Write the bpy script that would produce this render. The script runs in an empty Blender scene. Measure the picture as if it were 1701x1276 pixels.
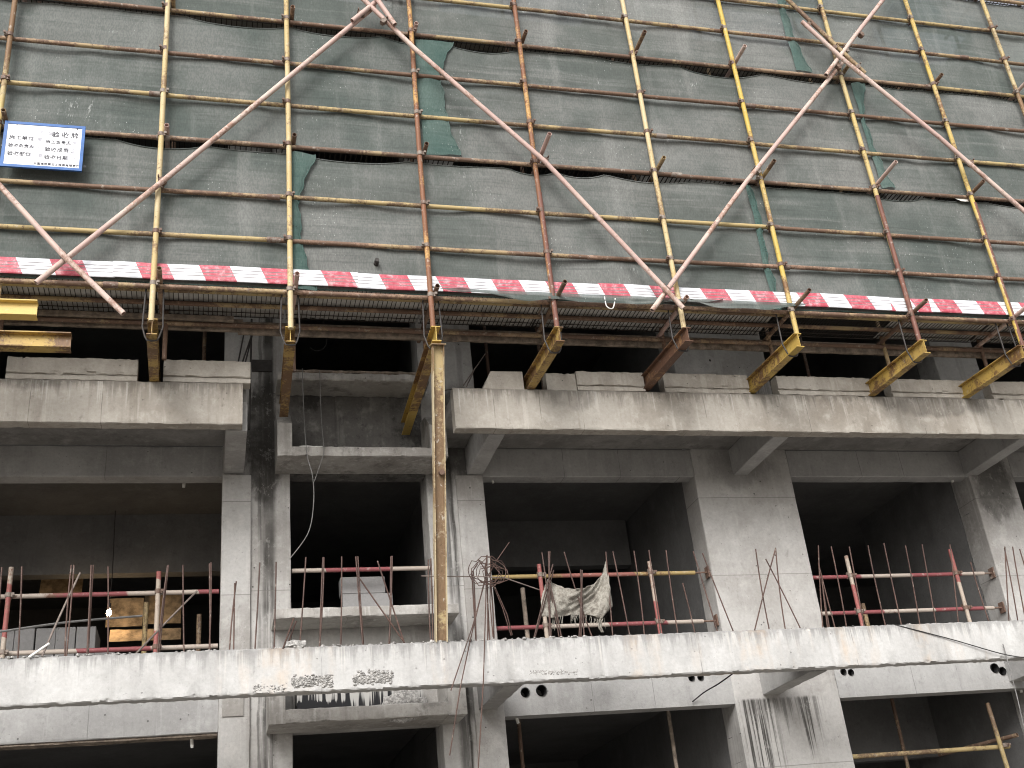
import bpy, bmesh, math, random
from mathutils import Vector, Matrix, noise
random.seed(7)
R_ = math.radians
C = bpy.context.scene.collection
SC = bpy.context.scene

# ------------------------------------------------------------------ camera, sky, sun, exposure
ZO = 7.9                                   # height of the scaffold's first ledger above the ground (z = 0 in all numbers below)
CAM = Vector((-0.7297, -10.1924, -6.2858))
YAW, PITCH, ROLL, FPX = 0.287397, 0.457611, -0.108048, 1875.13
def cam_axes():
    cy, sy, cp, sp, cr, sr = math.cos(YAW), math.sin(YAW), math.cos(PITCH), math.sin(PITCH), math.cos(ROLL), math.sin(ROLL)
    f = Vector((sy*cp, cy*cp, sp)); r = Vector((cy, -sy, 0)); u = r.cross(f)
    return cr*r+sr*u, -sr*r+cr*u, f
RT, UP, FW = cam_axes()
cd = bpy.data.cameras.new('camera'); cam = bpy.data.objects.new('camera', cd); C.objects.link(cam)
cd.sensor_width = 36; cd.lens = 36*FPX/1701; cd.clip_start = .1; cd.clip_end = 2000
m4 = Matrix((RT, UP, -FW)).transposed().to_4x4(); m4.translation = CAM+Vector((0, 0, ZO))
cam.matrix_world = m4; SC.camera = cam

SUN = Vector((-.50, -1.0, .78)).normalized()     # direction towards the sun
w = bpy.data.worlds.new('World'); SC.world = w; w.use_nodes = True
nt = w.node_tree; nt.nodes.clear()
sky = nt.nodes.new('ShaderNodeTexSky'); sky.sky_type = 'NISHITA'; sky.sun_disc = False
sky.sun_elevation = math.asin(SUN.z); sky.sun_rotation = math.atan2(SUN.x, SUN.y)
sky.air_density = 1.0; sky.dust_density = 4.0; sky.ozone_density = .6
hs = nt.nodes.new('ShaderNodeHueSaturation'); hs.inputs['Saturation'].default_value = .22
bg = nt.nodes.new('ShaderNodeBackground'); bg.inputs[1].default_value = .15
wo = nt.nodes.new('ShaderNodeOutputWorld')
nt.links.new(sky.outputs[0], hs.inputs['Color']); nt.links.new(hs.outputs[0], bg.inputs[0]); nt.links.new(bg.outputs[0], wo.inputs[0])
sd = bpy.data.lights.new('sun', 'SUN'); sd.energy = 1.25; sd.angle = R_(26); sd.color = (1, .985, .97)
so = bpy.data.objects.new('sun', sd); C.objects.link(so); so.location = (10, -30, 40)
so.rotation_euler = SUN.to_track_quat('Z', 'Y').to_euler()
SC.view_settings.view_transform = 'Standard'; SC.view_settings.look = 'None'
SC.view_settings.exposure = .56; SC.view_settings.gamma = 1
SC.cycles.max_bounces = 6; SC.cycles.diffuse_bounces = 3; SC.cycles.transparent_max_bounces = 12
SC.cycles.use_denoising = True; SC.cycles.filter_width = 1.05

def ray(px, py):
    return RT*((px-850.5)/FPX) + UP*((638-py)/FPX) + FW
def at(px, py, Y=None, Z=None):
    r = ray(px, py); t = (Y-CAM.y)/r.y if Y is not None else (Z-CAM.z)/r.z
    return CAM+r*t

# ------------------------------------------------------------------ mesh helpers
class MB:
    def __init__(s): s.bm = bmesh.new(); s.mi = 0
    def face(s, vs):
        try:
            f = s.bm.faces.new(vs); f.material_index = s.mi; return f
        except ValueError: return None
    def box(s, x0, x1, y0, y1, z0, z1):
        v = [s.bm.verts.new((x, y, z)) for x in (x0, x1) for y in (y0, y1) for z in (z0, z1)]
        for q in ((0,1,3,2), (4,6,7,5), (0,4,5,1), (2,3,7,6), (0,2,6,4), (1,5,7,3)): s.face([v[i] for i in q])
        return s
    def obox(s, p, a, b, c):                                   # oriented box from centre and three half vectors
        p, a, b, c = map(Vector, (p, a, b, c))
        v = [s.bm.verts.new(p+i*a+j*b+k*c) for i in (-1, 1) for j in (-1, 1) for k in (-1, 1)]
        for q in ((0,1,3,2), (4,6,7,5), (0,4,5,1), (2,3,7,6), (0,2,6,4), (1,5,7,3)): s.face([v[i] for i in q])
        return s
    def prof(s, pts2, axis, a0, a1, step=None, jit=0, chip=0):  # closed profile swept along an axis, with rough edges
        n = max(1, int(abs(a1-a0)/step)) if step else 1
        rings = []
        for k in range(n+1):
            a = a0+(a1-a0)*k/n; ring = []
            for i, (u, v, *fl) in enumerate(pts2):
                f_ = fl[0] if fl else 1
                j1 = f_*random.uniform(-jit, jit); j2 = f_*random.uniform(-jit, jit)
                if f_ and chip and random.random() < .12:
                    cu = sum(p[0] for p in pts2)/len(pts2); cv = sum(p[1] for p in pts2)/len(pts2)
                    j1 += math.copysign(random.random()*chip, cu-u); j2 += math.copysign(random.random()*chip, cv-v)
                p = (a, u+j1, v+j2) if axis == 'x' else (u+j1, a, v+j2) if axis == 'y' else (u+j1, v+j2, a)
                ring.append(s.bm.verts.new(p))
            rings.append(ring)
        m = len(pts2)
        for k in range(n):
            for i in range(m): s.face([rings[k][i], rings[k][(i+1) % m], rings[k+1][(i+1) % m], rings[k+1][i]])
        s.face(rings[0][::-1]); s.face(rings[-1]); return s
    def beam(s, axis, a0, a1, u0, u1, v0, v1, ch=.01, step=.07, jit=.0025, chip=.012):
        e = min(ch+.022, (u1-u0)*.4, (v1-v0)*.4)
        p = [(u0+e, v0, 0), (u1-e, v0, 0), (u1-ch, v0, 1), (u1, v0+ch, 1), (u1, v0+e, 0), (u1, v1-e, 0), (u1, v1-ch, 1), (u1-ch, v1, 1), (u1-e, v1, 0), (u0+e, v1, 0), (u0+ch, v1, 1), (u0, v1-ch, 1), (u0, v1-e, 0), (u0, v0+e, 0), (u0, v0+ch, 1), (u0+ch, v0, 1)]
        return s.prof(p, axis, a0, a1, step, jit, chip)
    def tube(s, pts, r, seg=10, hollow=False, caps=True):
        pts = [Vector(p) for p in pts]; rings = []
        for i, p in enumerate(pts):
            d = ((pts[min(i+1, len(pts)-1)]-pts[max(i-1, 0)])).normalized()
            ref = Vector((0, 0, 1)) if abs(d.z) < .9 else Vector((0, 1, 0))
            if i == 0: n = d.cross(ref).normalized()
            else: n = (n-d*n.dot(d)).normalized()
            b = d.cross(n); rr = r[i] if isinstance(r, (list, tuple)) else r
            rings.append([s.bm.verts.new(p+n*(rr*math.cos(2*math.pi*k/seg))+b*(rr*math.sin(2*math.pi*k/seg))) for k in range(seg)])
        for a, b in zip(rings, rings[1:]):
            for k in range(seg): s.face([a[k], a[(k+1) % seg], b[(k+1) % seg], b[k]])
        if hollow:
            for ring, sg in ((rings[0], 1), (rings[-1], -1)):
                i = 0 if sg == 1 else len(pts)-1
                d = (pts[1]-pts[0]).normalized() if sg == 1 else (pts[-2]-pts[-1]).normalized()
                inn = [s.bm.verts.new(pts[i]+(v.co-pts[i])*.84) for v in ring]
                dep = [s.bm.verts.new(pts[i]+(v.co-pts[i])*.84+d*.12) for v in ring]
                for k in range(seg):
                    k2 = (k+1) % seg
                    s.face([ring[k], ring[k2], inn[k2], inn[k]]); s.face([inn[k], inn[k2], dep[k2], dep[k]])
                s.face(dep)
        elif caps: s.face(rings[0][::-1]); s.face(rings[-1])
        return s
    def grid(s, rows):
        V = [[s.bm.verts.new(p) for p in r] for r in rows]
        for a, b in zip(V, V[1:]):
            for k in range(len(a)-1): s.face([a[k], a[k+1], b[k+1], b[k]])
        return s
    def rock(s, p, r):
        vs = bmesh.ops.create_icosphere(s.bm, subdivisions=1, radius=1)['verts']
        sc = Vector((random.uniform(.6, 1.3), random.uniform(.6, 1.2), random.uniform(.4, .9)))*r
        for v in vs: v.co = Vector(p)+Vector([v.co[i]*sc[i]*random.uniform(.75, 1.2) for i in range(3)])
        return s
    def build(s, name, mat, parent=None, label=None, base=None, smooth=True, recalc=True, ang=35):
        if recalc: bmesh.ops.recalc_face_normals(s.bm, faces=s.bm.faces[:])
        me = bpy.data.meshes.new(name); s.bm.to_mesh(me); s.bm.free()
        return link(name, me, mat, parent, label, base, smooth, ang)
def link(name, me, mat, parent=None, label=None, base=None, smooth=True, ang=35):
    n = len(me.vertices)
    co = [0.0]*(3*n); me.vertices.foreach_get('co', co)
    xs, ys, zs = co[0::3], co[1::3], co[2::3]
    c = Vector(((min(xs)+max(xs))/2, (min(ys)+max(ys))/2, min(zs))) if base is None else Vector(base)
    me.transform(Matrix.Translation(-c))
    if smooth:
        for p in me.polygons: p.use_smooth = True
        me.set_sharp_from_angle(angle=R_(ang))
    for mt in (mat if isinstance(mat, (list, tuple)) else [mat]): me.materials.append(mt)
    o = bpy.data.objects.new(name, me); C.objects.link(o)
    place(o, c, parent)
    if label: o['label'] = label
    return o
WPOS = {}
def place(o, c, parent=None):
    WPOS[o.name] = Vector(c)
    if parent is not None:
        o.parent = parent; o.location = Vector(c)-WPOS[parent.name]
    else: o.location = Vector(c)+Vector((0, 0, ZO))
def thing(name, label, cat, loc, group=None):
    o = bpy.data.objects.new(name, None); o.empty_display_size = .2; C.objects.link(o); place(o, loc)
    return tag(o, label, cat, group)
def tag(o, label, cat, group=None, kind=None):
    o['label'] = label; o['category'] = cat
    if group: o['group'] = group
    if kind: o['kind'] = kind
    return o
ORD = ['first', 'second', 'third', 'fourth', 'fifth', 'sixth', 'seventh', 'eighth', 'ninth', 'tenth', 'eleventh', 'twelfth', 'thirteenth', 'fourteenth', 'fifteenth', 'sixteenth', 'seventeenth', 'eighteenth', 'nineteenth', 'twentieth']

# ------------------------------------------------------------------ materials
class N:
    def __init__(s, name, rough=.85):
        s.m = bpy.data.materials.new(name); s.m.use_nodes = True; s.t = s.m.node_tree
        s.b = s.t.nodes['Principled BSDF']; s.b.inputs['Roughness'].default_value = rough
        s.b.inputs['Specular IOR Level'].default_value = .3
        g = s.t.nodes.new('ShaderNodeNewGeometry'); s.pos = s.op('SUBTRACT', g.outputs['Position'], (0, 0, ZO), vec=True)
        sp = s.t.nodes.new('ShaderNodeSeparateXYZ'); s.t.links.new(s.pos, sp.inputs[0]); s.x, s.y, s.z = sp.outputs
    def put(s, sock, v):
        if isinstance(v, bpy.types.NodeSocket): s.t.links.new(v, sock)
        elif v is not None:
            if sock.type == 'RGBA' and len(v) == 3: v = (*v, 1)
            sock.default_value = v
    def op(s, o, a, b=None, c=None, vec=False, clamp=False):
        n = s.t.nodes.new('ShaderNodeVectorMath' if vec else 'ShaderNodeMath'); n.operation = o
        if not vec: n.use_clamp = clamp
        for i, v in enumerate((a, b, c)):
            if v is not None: s.put(n.inputs[i], v)
        return n.outputs[0]
    def noise(s, scale, detail=4, rough=.55, vec=None, off=None, dist=0):
        v = s.op('MULTIPLY', vec or s.pos, scale if isinstance(scale, tuple) else (scale,)*3, vec=True)
        if off is not None: v = s.op('ADD', v, (off, off*1.7, off*.6), vec=True)
        n = s.t.nodes.new('ShaderNodeTexNoise'); n.inputs['Scale'].default_value = 1
        n.inputs['Detail'].default_value = detail; n.inputs['Roughness'].default_value = rough; n.inputs['Distortion'].default_value = dist
        s.t.links.new(v, n.inputs['Vector']); return n.outputs[0]
    def voro(s, scale, feature='F1', out='Distance'):
        v = s.op('MULTIPLY', s.pos, scale if isinstance(scale, tuple) else (scale,)*3, vec=True)
        n = s.t.nodes.new('ShaderNodeTexVoronoi'); n.feature = feature; n.inputs['Scale'].default_value = 1
        s.t.links.new(v, n.inputs['Vector']); return n.outputs[out]
    def ramp(s, v, lo, hi, a=0., b=1.):
        n = s.t.nodes.new('ShaderNodeMapRange'); n.interpolation_type = 'SMOOTHSTEP'
        for i, q in enumerate((v, lo, hi, a, b)): s.put(n.inputs[i], q)
        return n.outputs[0]
    def mix(s, f, a, b, mode='MIX'):
        n = s.t.nodes.new('ShaderNodeMix'); n.data_type = 'RGBA'; n.blend_type = mode
        s.put(n.inputs[0], f); s.put(n.inputs[6], a); s.put(n.inputs[7], b); return n.outputs[2]
    def mul(s, *v):
        r = v[0]
        for q in v[1:]: r = s.op('MULTIPLY', r, q)
        return r
    def bump(s, h, dist=.01, st=.6):
        n = s.t.nodes.new('ShaderNodeBump'); n.inputs['Distance'].default_value = dist; n.inputs['Strength'].default_value = st
        s.t.links.new(h, n.inputs['Height']); s.t.links.new(n.outputs[0], s.b.inputs['Normal'])
    def done(s, col): s.put(s.b.inputs['Base Color'], col); return s.m

def concrete(name, col, dark, white=None, streak=.5, mott=.5, bands=(), top=None, drip=.6, rust=0, joints=(), vj=(), pits=.6, off=0., blot=0., grime=(), low=()):
    k = N(name, .9)
    n1 = k.noise(.9, 6, .6, off=off); n2 = k.noise((5.5, 5.5, .28), 5, .6, off=off+3); n3 = k.noise(28, 5, .7); n4 = k.noise(4.2, 7, .68, off=off+9)
    c = k.mix(k.mul(k.ramp(n1, .38, .66), mott), col, dark)
    c = k.mix(k.mul(k.ramp(n4, .5, .72), mott*.65), c, white or tuple(min(1, q*1.3) for q in col))
    c = k.mix(k.mul(k.ramp(n4, .47, .27), mott*.55), c, dark)
    c = k.mix(k.mul(k.ramp(n2, .52, .72), streak), c, dark)
    n5 = k.noise((9, 9, .5), 4, .6, off=off+5)
    c = k.mix(k.mul(k.ramp(n5, .57, .68), streak*.7), c, white or tuple(min(1, q*1.25) for q in col))
    vt = k.voro((1.75, .01, 1.55))
    if pits >= .9: c = k.mix(k.mul(k.ramp(vt, .13, .10), .22), c, white or col)
    for bx, bw, bs in bands:
        d = k.op('ABSOLUTE', k.op('SUBTRACT', k.op('ADD', k.x, k.op('MULTIPLY', k.op('SUBTRACT', k.noise(3, 3), .5), .05)), bx))
        m = k.mul(k.ramp(d, bw, bw*.35), k.ramp(k.noise((22, 22, .7), 6, .7, off=bx), .3, .52), k.ramp(k.noise((1, 1, .9), 3, .6, off=bx*3), .3, .55, .35, 1), bs)
        c = k.mix(m, c, (.045, .042, .038))
    if top is not None:
        for tz in (top if isinstance(top, tuple) else (top,)):
            d = k.op('SUBTRACT', tz, k.z)
            ln = k.ramp(k.noise((13, 13, .12), 4, .65, off=off+1), .38, .72, .03, .34)
            m = k.mul(k.ramp(d, ln, 0.0), k.ramp(d, -.05, 0.0), drip)
            c = k.mix(m, c, tuple(q*.42 for q in dark))
            ln2 = k.ramp(k.noise((24, 24, .2), 3, .6, off=off+7), .5, .72, .0, .4)
            m = k.mul(k.ramp(d, ln2, k.op('MULTIPLY', ln2, .4)), k.ramp(d, 0, .02), k.ramp(k.noise((24, 24, .2), 3, .6, off=off+7), .55, .7), drip*.8)
            c = k.mix(m, c, (.62, .6, .56))
    if rust:
        m = k.mul(k.ramp(k.noise((1.6, 1.6, .16), 5, .65, off=off+12), .52, .7), rust, k.ramp(n4, .35, .6))
        c = k.mix(m, c, (.52, .33, .16))
    for gx, gz, rx, rz, gs in grime:                                  # dark soiled patches with ragged edges
        a = k.op('DIVIDE', k.op('SUBTRACT', k.x, gx), rx); b = k.op('DIVIDE', k.op('SUBTRACT', k.z, gz), rz)
        r = k.op('SQRT', k.op('ADD', k.mul(a, a), k.mul(b, b)))
        r = k.op('ADD', r, k.mul(k.op('SUBTRACT', k.noise((3.5, 3.5, 1.3), 6, .68, off=gx), .5), 1.7))
        c = k.mix(k.mul(k.ramp(r, 1.05, .55), gs, k.ramp(n4, .25, .55, .6, 1)), c, (.042, .039, .035))
    for bx, bw, bs, za, zb_ in low:                                   # dark runs over part of the height
        d = k.op('ABSOLUTE', k.op('SUBTRACT', k.x, bx))
        ln = k.op('ADD', zb_, k.mul(k.ramp(k.noise((22, 22, .1), 4, .7, off=bx*2), .35, .7), za-zb_))
        m = k.mul(k.ramp(d, bw, bw*.5), k.ramp(k.noise((26, 26, .45), 6, .72, off=bx), .40, .56), bs, k.ramp(k.z, ln, k.op('ADD', ln, .25)), k.ramp(k.z, za+.02, za-.02))
        c = k.mix(m, c, (.05, .047, .043))
    for jz in joints:
        d = k.op('ABSOLUTE', k.op('SUBTRACT', k.op('ADD', k.z, k.op('MULTIPLY', k.noise(2, 2), .012)), jz))
        c = k.mix(k.mul(k.ramp(d, .007, .002), .6), c, tuple(q*.4 for q in dark))
        c = k.mix(k.mul(k.ramp(k.op('SUBTRACT', jz+.006, k.z), .18, 0), k.ramp(k.op('SUBTRACT', jz, k.z), -.01, .01), .18), c, dark)
    for jx in vj:
        d = k.op('ABSOLUTE', k.op('SUBTRACT', k.op('ADD', k.x, k.op('MULTIPLY', k.noise(1.4, 3), .03)), jx))
        c = k.mix(k.mul(k.ramp(d, .006, .002), k.ramp(k.noise(5, 3, off=jx), .35, .5), .6), c, tuple(q*.5 for q in dark))
    if blot:
        c = k.mix(k.mul(k.ramp(k.noise(2.6, 7, .7, off=off+20), .53, .64), blot), c, tuple(q*.3 for q in dark))
    p = k.ramp(k.voro((7.5, .01, 7.5)), .085, .05); p2 = k.ramp(k.voro((19, .01, 19)), .10, .05); 
    n6 = k.noise((11, 11, 8), 7, .75, off=off+30)
    c = k.mix(k.mul(k.ramp(n6, .55, .72), mott*.55), c, tuple(q*.62 for q in dark))
    c = k.mix(k.mul(k.ramp(n6, .46, .3), mott*.45), c, white or tuple(min(1, q*1.25) for q in col))
    pm = k.op('MULTIPLY', k.op('MAXIMUM', k.mul(p, k.ramp(n1, .45, .55)), k.mul(p2, .7, k.ramp(n4, .5, .56))), pits)
    if pits >= .9: pm = k.op('MAXIMUM', pm, k.ramp(vt, .034, .022))
    c = k.mix(pm, c, tuple(q*.25 for q in dark))
    c = k.mix(.5, c, k.mix(n3, tuple(0.6 for _ in col), (1.4,)*3), 'MULTIPLY')
    k.bump(k.op('SUBTRACT', k.op('ADD', k.op('MULTIPLY', n3, .35), k.op('MULTIPLY', n4, 1.2)), k.op('MULTIPLY', pm, 1.5)), .012, .55)
    return k.done(c)

def painted(name, paint, rust, amt=.5, paint2=None, band=None, rough=.6, off=0., dirt=.5, pl=.5):
    k = N(name, rough); k.b.inputs['Specular IOR Level'].default_value = .35
    n1 = k.noise((2.6, 5, 2.6), 6, .66, off=off); n2 = k.noise(34, 5, .7, off=off); n3 = k.noise((60, 60, 4), 3, .6, off=off); n0 = k.noise(.75, 3, .6, off=off+4)
    base = paint
    if band:                                                          # red / white painted bands along x
        L, sh = band
        f = k.op('FRACT', k.op('ADD', k.op('DIVIDE', k.op('ADD', k.mul(k.x, .37) if L < 1.3 else k.x, k.op('MULTIPLY', k.z, 1 if L < 1.3 else .45)), L), sh))
        base = k.mix(k.ramp(f, .49, .51), paint, paint2)
    elif paint2: base = k.mix(k.ramp(n0, .42, .58), paint, paint2)
    t = k.op('ADD', k.op('ADD', k.op('MULTIPLY', n1, .5), k.op('MULTIPLY', n0, .35)), k.op('MULTIPLY', n2, .28))
    rm = k.ramp(t, .70-.28*amt, .78-.28*amt)
    rc = k.mix(n3, tuple(q*.55 for q in rust), tuple(min(1, q*1.35) for q in rust))
    c = k.mix(rm, base, rc)
    c = k.mix(k.mul(k.ramp(n2, .56, .74), dirt), c, tuple(q*.35 for q in rust))
    c = k.mix(k.mul(k.ramp(k.noise(15, 4, .7, off=off+8), .58, .7), pl), c, (.5, .46, .4))
    k.bump(k.op('ADD', n2, k.op('MULTIPLY', rm, .4)), .003, .5)
    return k.done(c)

def plain(name, col, rough=.8, var=.25, scale=14, bump=.3):
    k = N(name, rough); n = k.noise(scale, 5, .65); n2 = k.noise(scale*.2, 4, .6)
    c = k.mix(k.ramp(n, .3, .7), tuple(q*(1-var) for q in col), tuple(min(1, q*(1+var)) for q in col))
    c = k.mix(k.mul(k.ramp(n2, .45, .7), var), c, tuple(q*.5 for q in col)); k.bump(n, .004, bump)
    return k.done(c)

def net_mat(name, col, dust, off=0., see=.10, teal=0.):
    k = N(name, .95); k.b.inputs['Specular IOR Level'].default_value = .1
    b1 = k.noise((.35, 1, 9), 4, .65, off=off); b2 = k.noise((1.2, 1, 34), 3, .6, off=off+2); m = k.noise(.8, 6, .62, off=off+5); f = k.noise((70, 70, 25), 2, .5)
    v1 = k.noise((3.2, 1, .25), 4, .6, off=off+1)
    c = k.mix(k.ramp(m, .36, .66), col, dust)
    c = k.mix(k.mul(k.ramp(b1, .5, .7), .4), c, tuple(q*1.35 for q in dust))
    c = k.mix(k.mul(k.ramp(b2, .5, .72), .32), c, tuple(q*.55 for q in col))
    c = k.mix(k.mul(k.ramp(k.noise((1.5, 1, .12), 5, .6, off=off+8), .46, .3), .35), c, tuple(q*.62 for q in col))
    c = k.mix(k.mul(k.ramp(v1, .54, .68), .4), c, tuple(q*1.3 for q in dust))
    c = k.mix(k.mul(k.ramp(f, .4, .6), .28), c, tuple(q*.6 for q in col))
    # splashes of plaster caught in the mesh
    sp = k.mul(k.ramp(k.voro((26, 26, 15)), .15, .07), k.ramp(k.noise(1.1, 5, .62, off=off+11), .5, .66))
    sp2 = k.mul(k.ramp(k.noise((30, 30, 9), 4, .7, off=off), .6, .68), k.ramp(k.noise((1.1, 1, 1.4), 3, .55, off=off+17), .58, .7), .6)
    c = k.mix(k.op('MAXIMUM', sp, sp2), c, (.55, .57, .55))
    k.bump(k.op('ADD', k.op('MULTIPLY', b1, .6), f), .004, .35)
    k.put(k.b.inputs['Base Color'], c)
    t = k.t; out = t.nodes['Material Output']
    tl = t.nodes.new('ShaderNodeBsdfTranslucent'); k.put(tl.inputs[0], c)
    mx = t.nodes.new('ShaderNodeMixShader'); mx.inputs[0].default_value = .18
    t.links.new(k.b.outputs[0], mx.inputs[1]); t.links.new(tl.outputs[0], mx.inputs[2])
    tr = t.nodes.new('ShaderNodeBsdfTransparent'); mx2 = t.nodes.new('ShaderNodeMixShader')
    k.put(mx2.inputs[0], k.ramp(m, .3, .7, see*1.5, see*.5))
    t.links.new(mx.outputs[0], mx2.inputs[1]); t.links.new(tr.outputs[0], mx2.inputs[2]); t.links.new(mx2.outputs[0], out.inputs[0])
    return k.m

def stripes(name, shift):
    k = N(name, .45)
    s = k.op('ADD', k.op('DIVIDE', k.op('ADD', k.x, k.op('MULTIPLY', k.z, .42)), .622), shift)
    f = k.op('FRACT', s); red = k.mul(k.ramp(f, .0, .01), k.ramp(f, .51, .50))
    n = k.noise(16, 6, .7, off=shift*9); n2 = k.noise((8, 8, 40), 4, .6)
    rc = k.mix(k.ramp(n, .35, .7), (.44, .07, .10), (.58, .19, .225)); rc = k.mix(k.mul(k.ramp(n, .52, .68), .7), rc, (.70, .42, .44))
    wc = k.mix(k.ramp(n2, .45, .75), (.80, .82, .86), (.58, .60, .64))
    c = k.mix(red, wc, rc); c = k.mix(k.mul(k.ramp(k.noise(4, 6, .7), .55, .72), .35), c, (.35, .32, .28))
    return k.done(c)

M = {}
GREY, DK = (.34, .325, .305), (.20, .19, .178)
M['upper_beam'] = concrete('weathered_beam_concrete', (.40, .373, .332), (.25, .222, .187), (.52, .49, .445), streak=.75, mott=.85, top=-.6, drip=.55, pits=.5, off=2, vj=(2.35, 2.9, 3.4, 4.95, 6.3, 7.9, -2.55, -1.85), grime=((8.2, -.72, .9, .16, .45), (3.3, -.7, .35, .2, .35), (-2.6, -.62, .5, .12, .4)))
M['lower_beam'] = concrete('pale_beam_concrete', (.50, .495, .482), (.35, .343, .335), (.585, .582, .575), streak=.45, mott=.7, top=-3.49, drip=.55, rust=.42, pits=.45, off=5, vj=(4.35, 6.2, .35), blot=.12)
M['column'] = concrete('column_concrete', (.43, .42, .405), (.27, .255, .238), (.54, .525, .5), streak=.5, mott=.8, joints=(-1.45, -2.55, -4.95), pits=1.0, off=8, grime=((9.75, -1.25, .38, .6, .75), (9.75, -.3, .4, .5, .6)))
M['stained_column'] = concrete('stained_column_concrete', (.43, .42, .405), (.26, .245, .228), (.53, .515, .49), streak=.6, mott=.8, bands=((-.10, .10, .95), (-.20, .03, .7), (-.42, .05, .25), (2.02, .10, .75), (2.07, .02, .9), (2.3, .05, .3)), joints=(-2.5,), pits=1.0, off=11, grime=((-.2, -.55, .36, .75, .95), (-.15, -1.05, .2, .5, .8), (2.15, -.6, .34, .8, .8), (2.2, -3.75, .22, .4, .75), (1.85, -.9, .2, .5, .6)))
M['streaked_column'] = concrete('wide_pier_concrete', (.45, .438, .422), (.30, .285, .266), (.54, .525, .5), streak=.4, mott=.75, joints=(-1.42, -2.45, -4.75), pits=1.2, off=15, low=((5.55, .30, .95, -3.98, -5.4), (6.22, .17, .9, -3.98, -4.8), (5.9, .65, .55, -3.98, -4.5), (6.0, .75, .85, .35, -.6)), grime=((6.0, -1.0, .6, .35, .4),))
M['lintel'] = concrete('lintel_concrete', (.40, .395, .385), (.27, .265, .258), (.5, .495, .485), streak=.4, mott=.7, vj=(3.55, 4.3, 7.75, 8.4, -1.9), pits=.7, off=18)
M['ledge'] = concrete('ledge_concrete', (.42, .405, .38), (.23, .215, .197), (.55, .535, .51), streak=.65, mott=.85, pits=.7, off=21, blot=.4)
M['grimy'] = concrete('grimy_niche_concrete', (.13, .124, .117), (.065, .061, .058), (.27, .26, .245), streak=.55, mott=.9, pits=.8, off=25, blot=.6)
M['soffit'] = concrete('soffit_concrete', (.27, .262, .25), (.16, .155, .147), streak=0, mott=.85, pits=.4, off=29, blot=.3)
M['kerb'] = concrete('kerb_concrete', (.42, .39, .345), (.27, .245, .21), (.52, .49, .44), streak=.45, mott=.8, pits=.8, off=33)
M['interior'] = concrete('shade_tinted_interior_concrete', (.185, .183, .180), (.11, .108, .106), streak=.2, mott=.6, pits=.3, off=37)  # darker than the facade concrete: the gloom of the rooms is put into the colour
M['interior_deep'] = concrete('shade_tinted_deep_concrete', (.15, .147, .143), (.09, .088, .085), streak=.0, mott=.6, pits=.2, off=39)  # darker again, room shade in the colour of floors and back wall
M['rubble'] = plain('broken_concrete', (.34, .33, .315), .95, .5, 40)
M['void'] = plain('pipe_dark_lining', (.02, .02, .02), .9)
M['aac'] = concrete('aerated_block', (.27, .265, .262), (.21, .205, .203), streak=0, mott=.35, pits=.4, off=44)
M['yellow'] = painted('yellow_pole_paint', (.48, .365, .15), (.21, .125, .065), .55, (.44, .36, .20), off=1)
M['pale'] = painted('pale_yellow_pole_paint', (.54, .44, .26), (.26, .17, .095), .42, (.50, .38, .18), off=2, pl=.7)
M['bright'] = painted('bright_yellow_pole_paint', (.52, .375, .085), (.21, .115, .055), .5, (.48, .36, .15), off=3)
M['rusty'] = painted('rusty_pole_paint', (.50, .30, .11), (.22, .10, .055), .9, (.42, .29, .13), off=4)
M['redrust'] = painted('red_rust_pole', (.36, .15, .085), (.17, .075, .055), .95, (.48, .30, .11), off=5)
M['ledger'] = painted('brown_ledger_paint', (.37, .275, .15), (.17, .105, .072), .72, (.33, .21, .15), off=6)
M['ledger2'] = painted('worn_ledger_paint', (.43, .33, .16), (.18, .12, .075), .58, (.40, .30, .16), off=7)
M['ledger3'] = painted('dark_ledger_rust', (.32, .225, .15), (.165, .105, .075), .75, (.36, .275, .16), off=8)
M['pink'] = painted('faded_pink_brace_paint', (.50, .35, .31), (.36, .22, .17), .45, (.58, .46, .40), off=9, pl=.9)
M['rail'] = painted('red_white_rail_paint', (.25, .075, .08), (.20, .11, .08), .3, (.42, .36, .31), band=(1.5, .316), off=10, dirt=.3)
M['rail_yellow'] = painted('yellow_red_rail_paint', (.38, .28, .12), (.22, .125, .075), .4, (.30, .12, .10), band=(1.9, .3), off=11, dirt=.3)
M['rail_pale'] = painted('pale_red_post_paint', (.31, .105, .095), (.26, .13, .095), .4, (.42, .355, .29), band=(1.15, .45), off=12, dirt=.35)
M['ibeam'] = painted('yellow_steel_paint', (.47, .325, .085), (.17, .095, .045), .55, (.40, .27, .085), off=13, rough=.5, pl=.3)
M['ibeam_rust'] = painted('rusted_steel_beam', (.30, .17, .08), (.13, .07, .045), .85, (.22, .12, .07), off=14, pl=.25)
M['ibeam_clean'] = painted('fresh_yellow_steel_paint', (.60, .44, .14), (.28, .17, .08), .25, off=15, rough=.5, pl=.2)
M['prop_edge'] = painted('lit_prop_edge_paint', (.56, .47, .31), (.30, .20, .11), .5, (.50, .41, .26), off=22, dirt=.5, pl=.6)  # lighter copy of the prop paint; light on the flange edges is put into the colour
M['prop'] = painted('flaking_yellow_prop_paint', (.46, .36, .19), (.22, .145, .085), .72, (.42, .35, .24), off=16, dirt=.7, pl=.9)
M['steel'] = painted('coupler_steel', (.24, .20, .17), (.16, .10, .075), .7, off=17)
M['sling'] = plain('dark_wire_rope', (.05, .045, .042), .6)
M['rebar'] = painted('rusty_rebar', (.10, .058, .046), (.07, .04, .032), .6, off=18, dirt=.4, pl=.3)
M['wire'] = plain('grey_tie_wire', (.20, .165, .145), .6)
M['cable'] = plain('pale_cable_sheath', (.17, .166, .16), .6)
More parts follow.
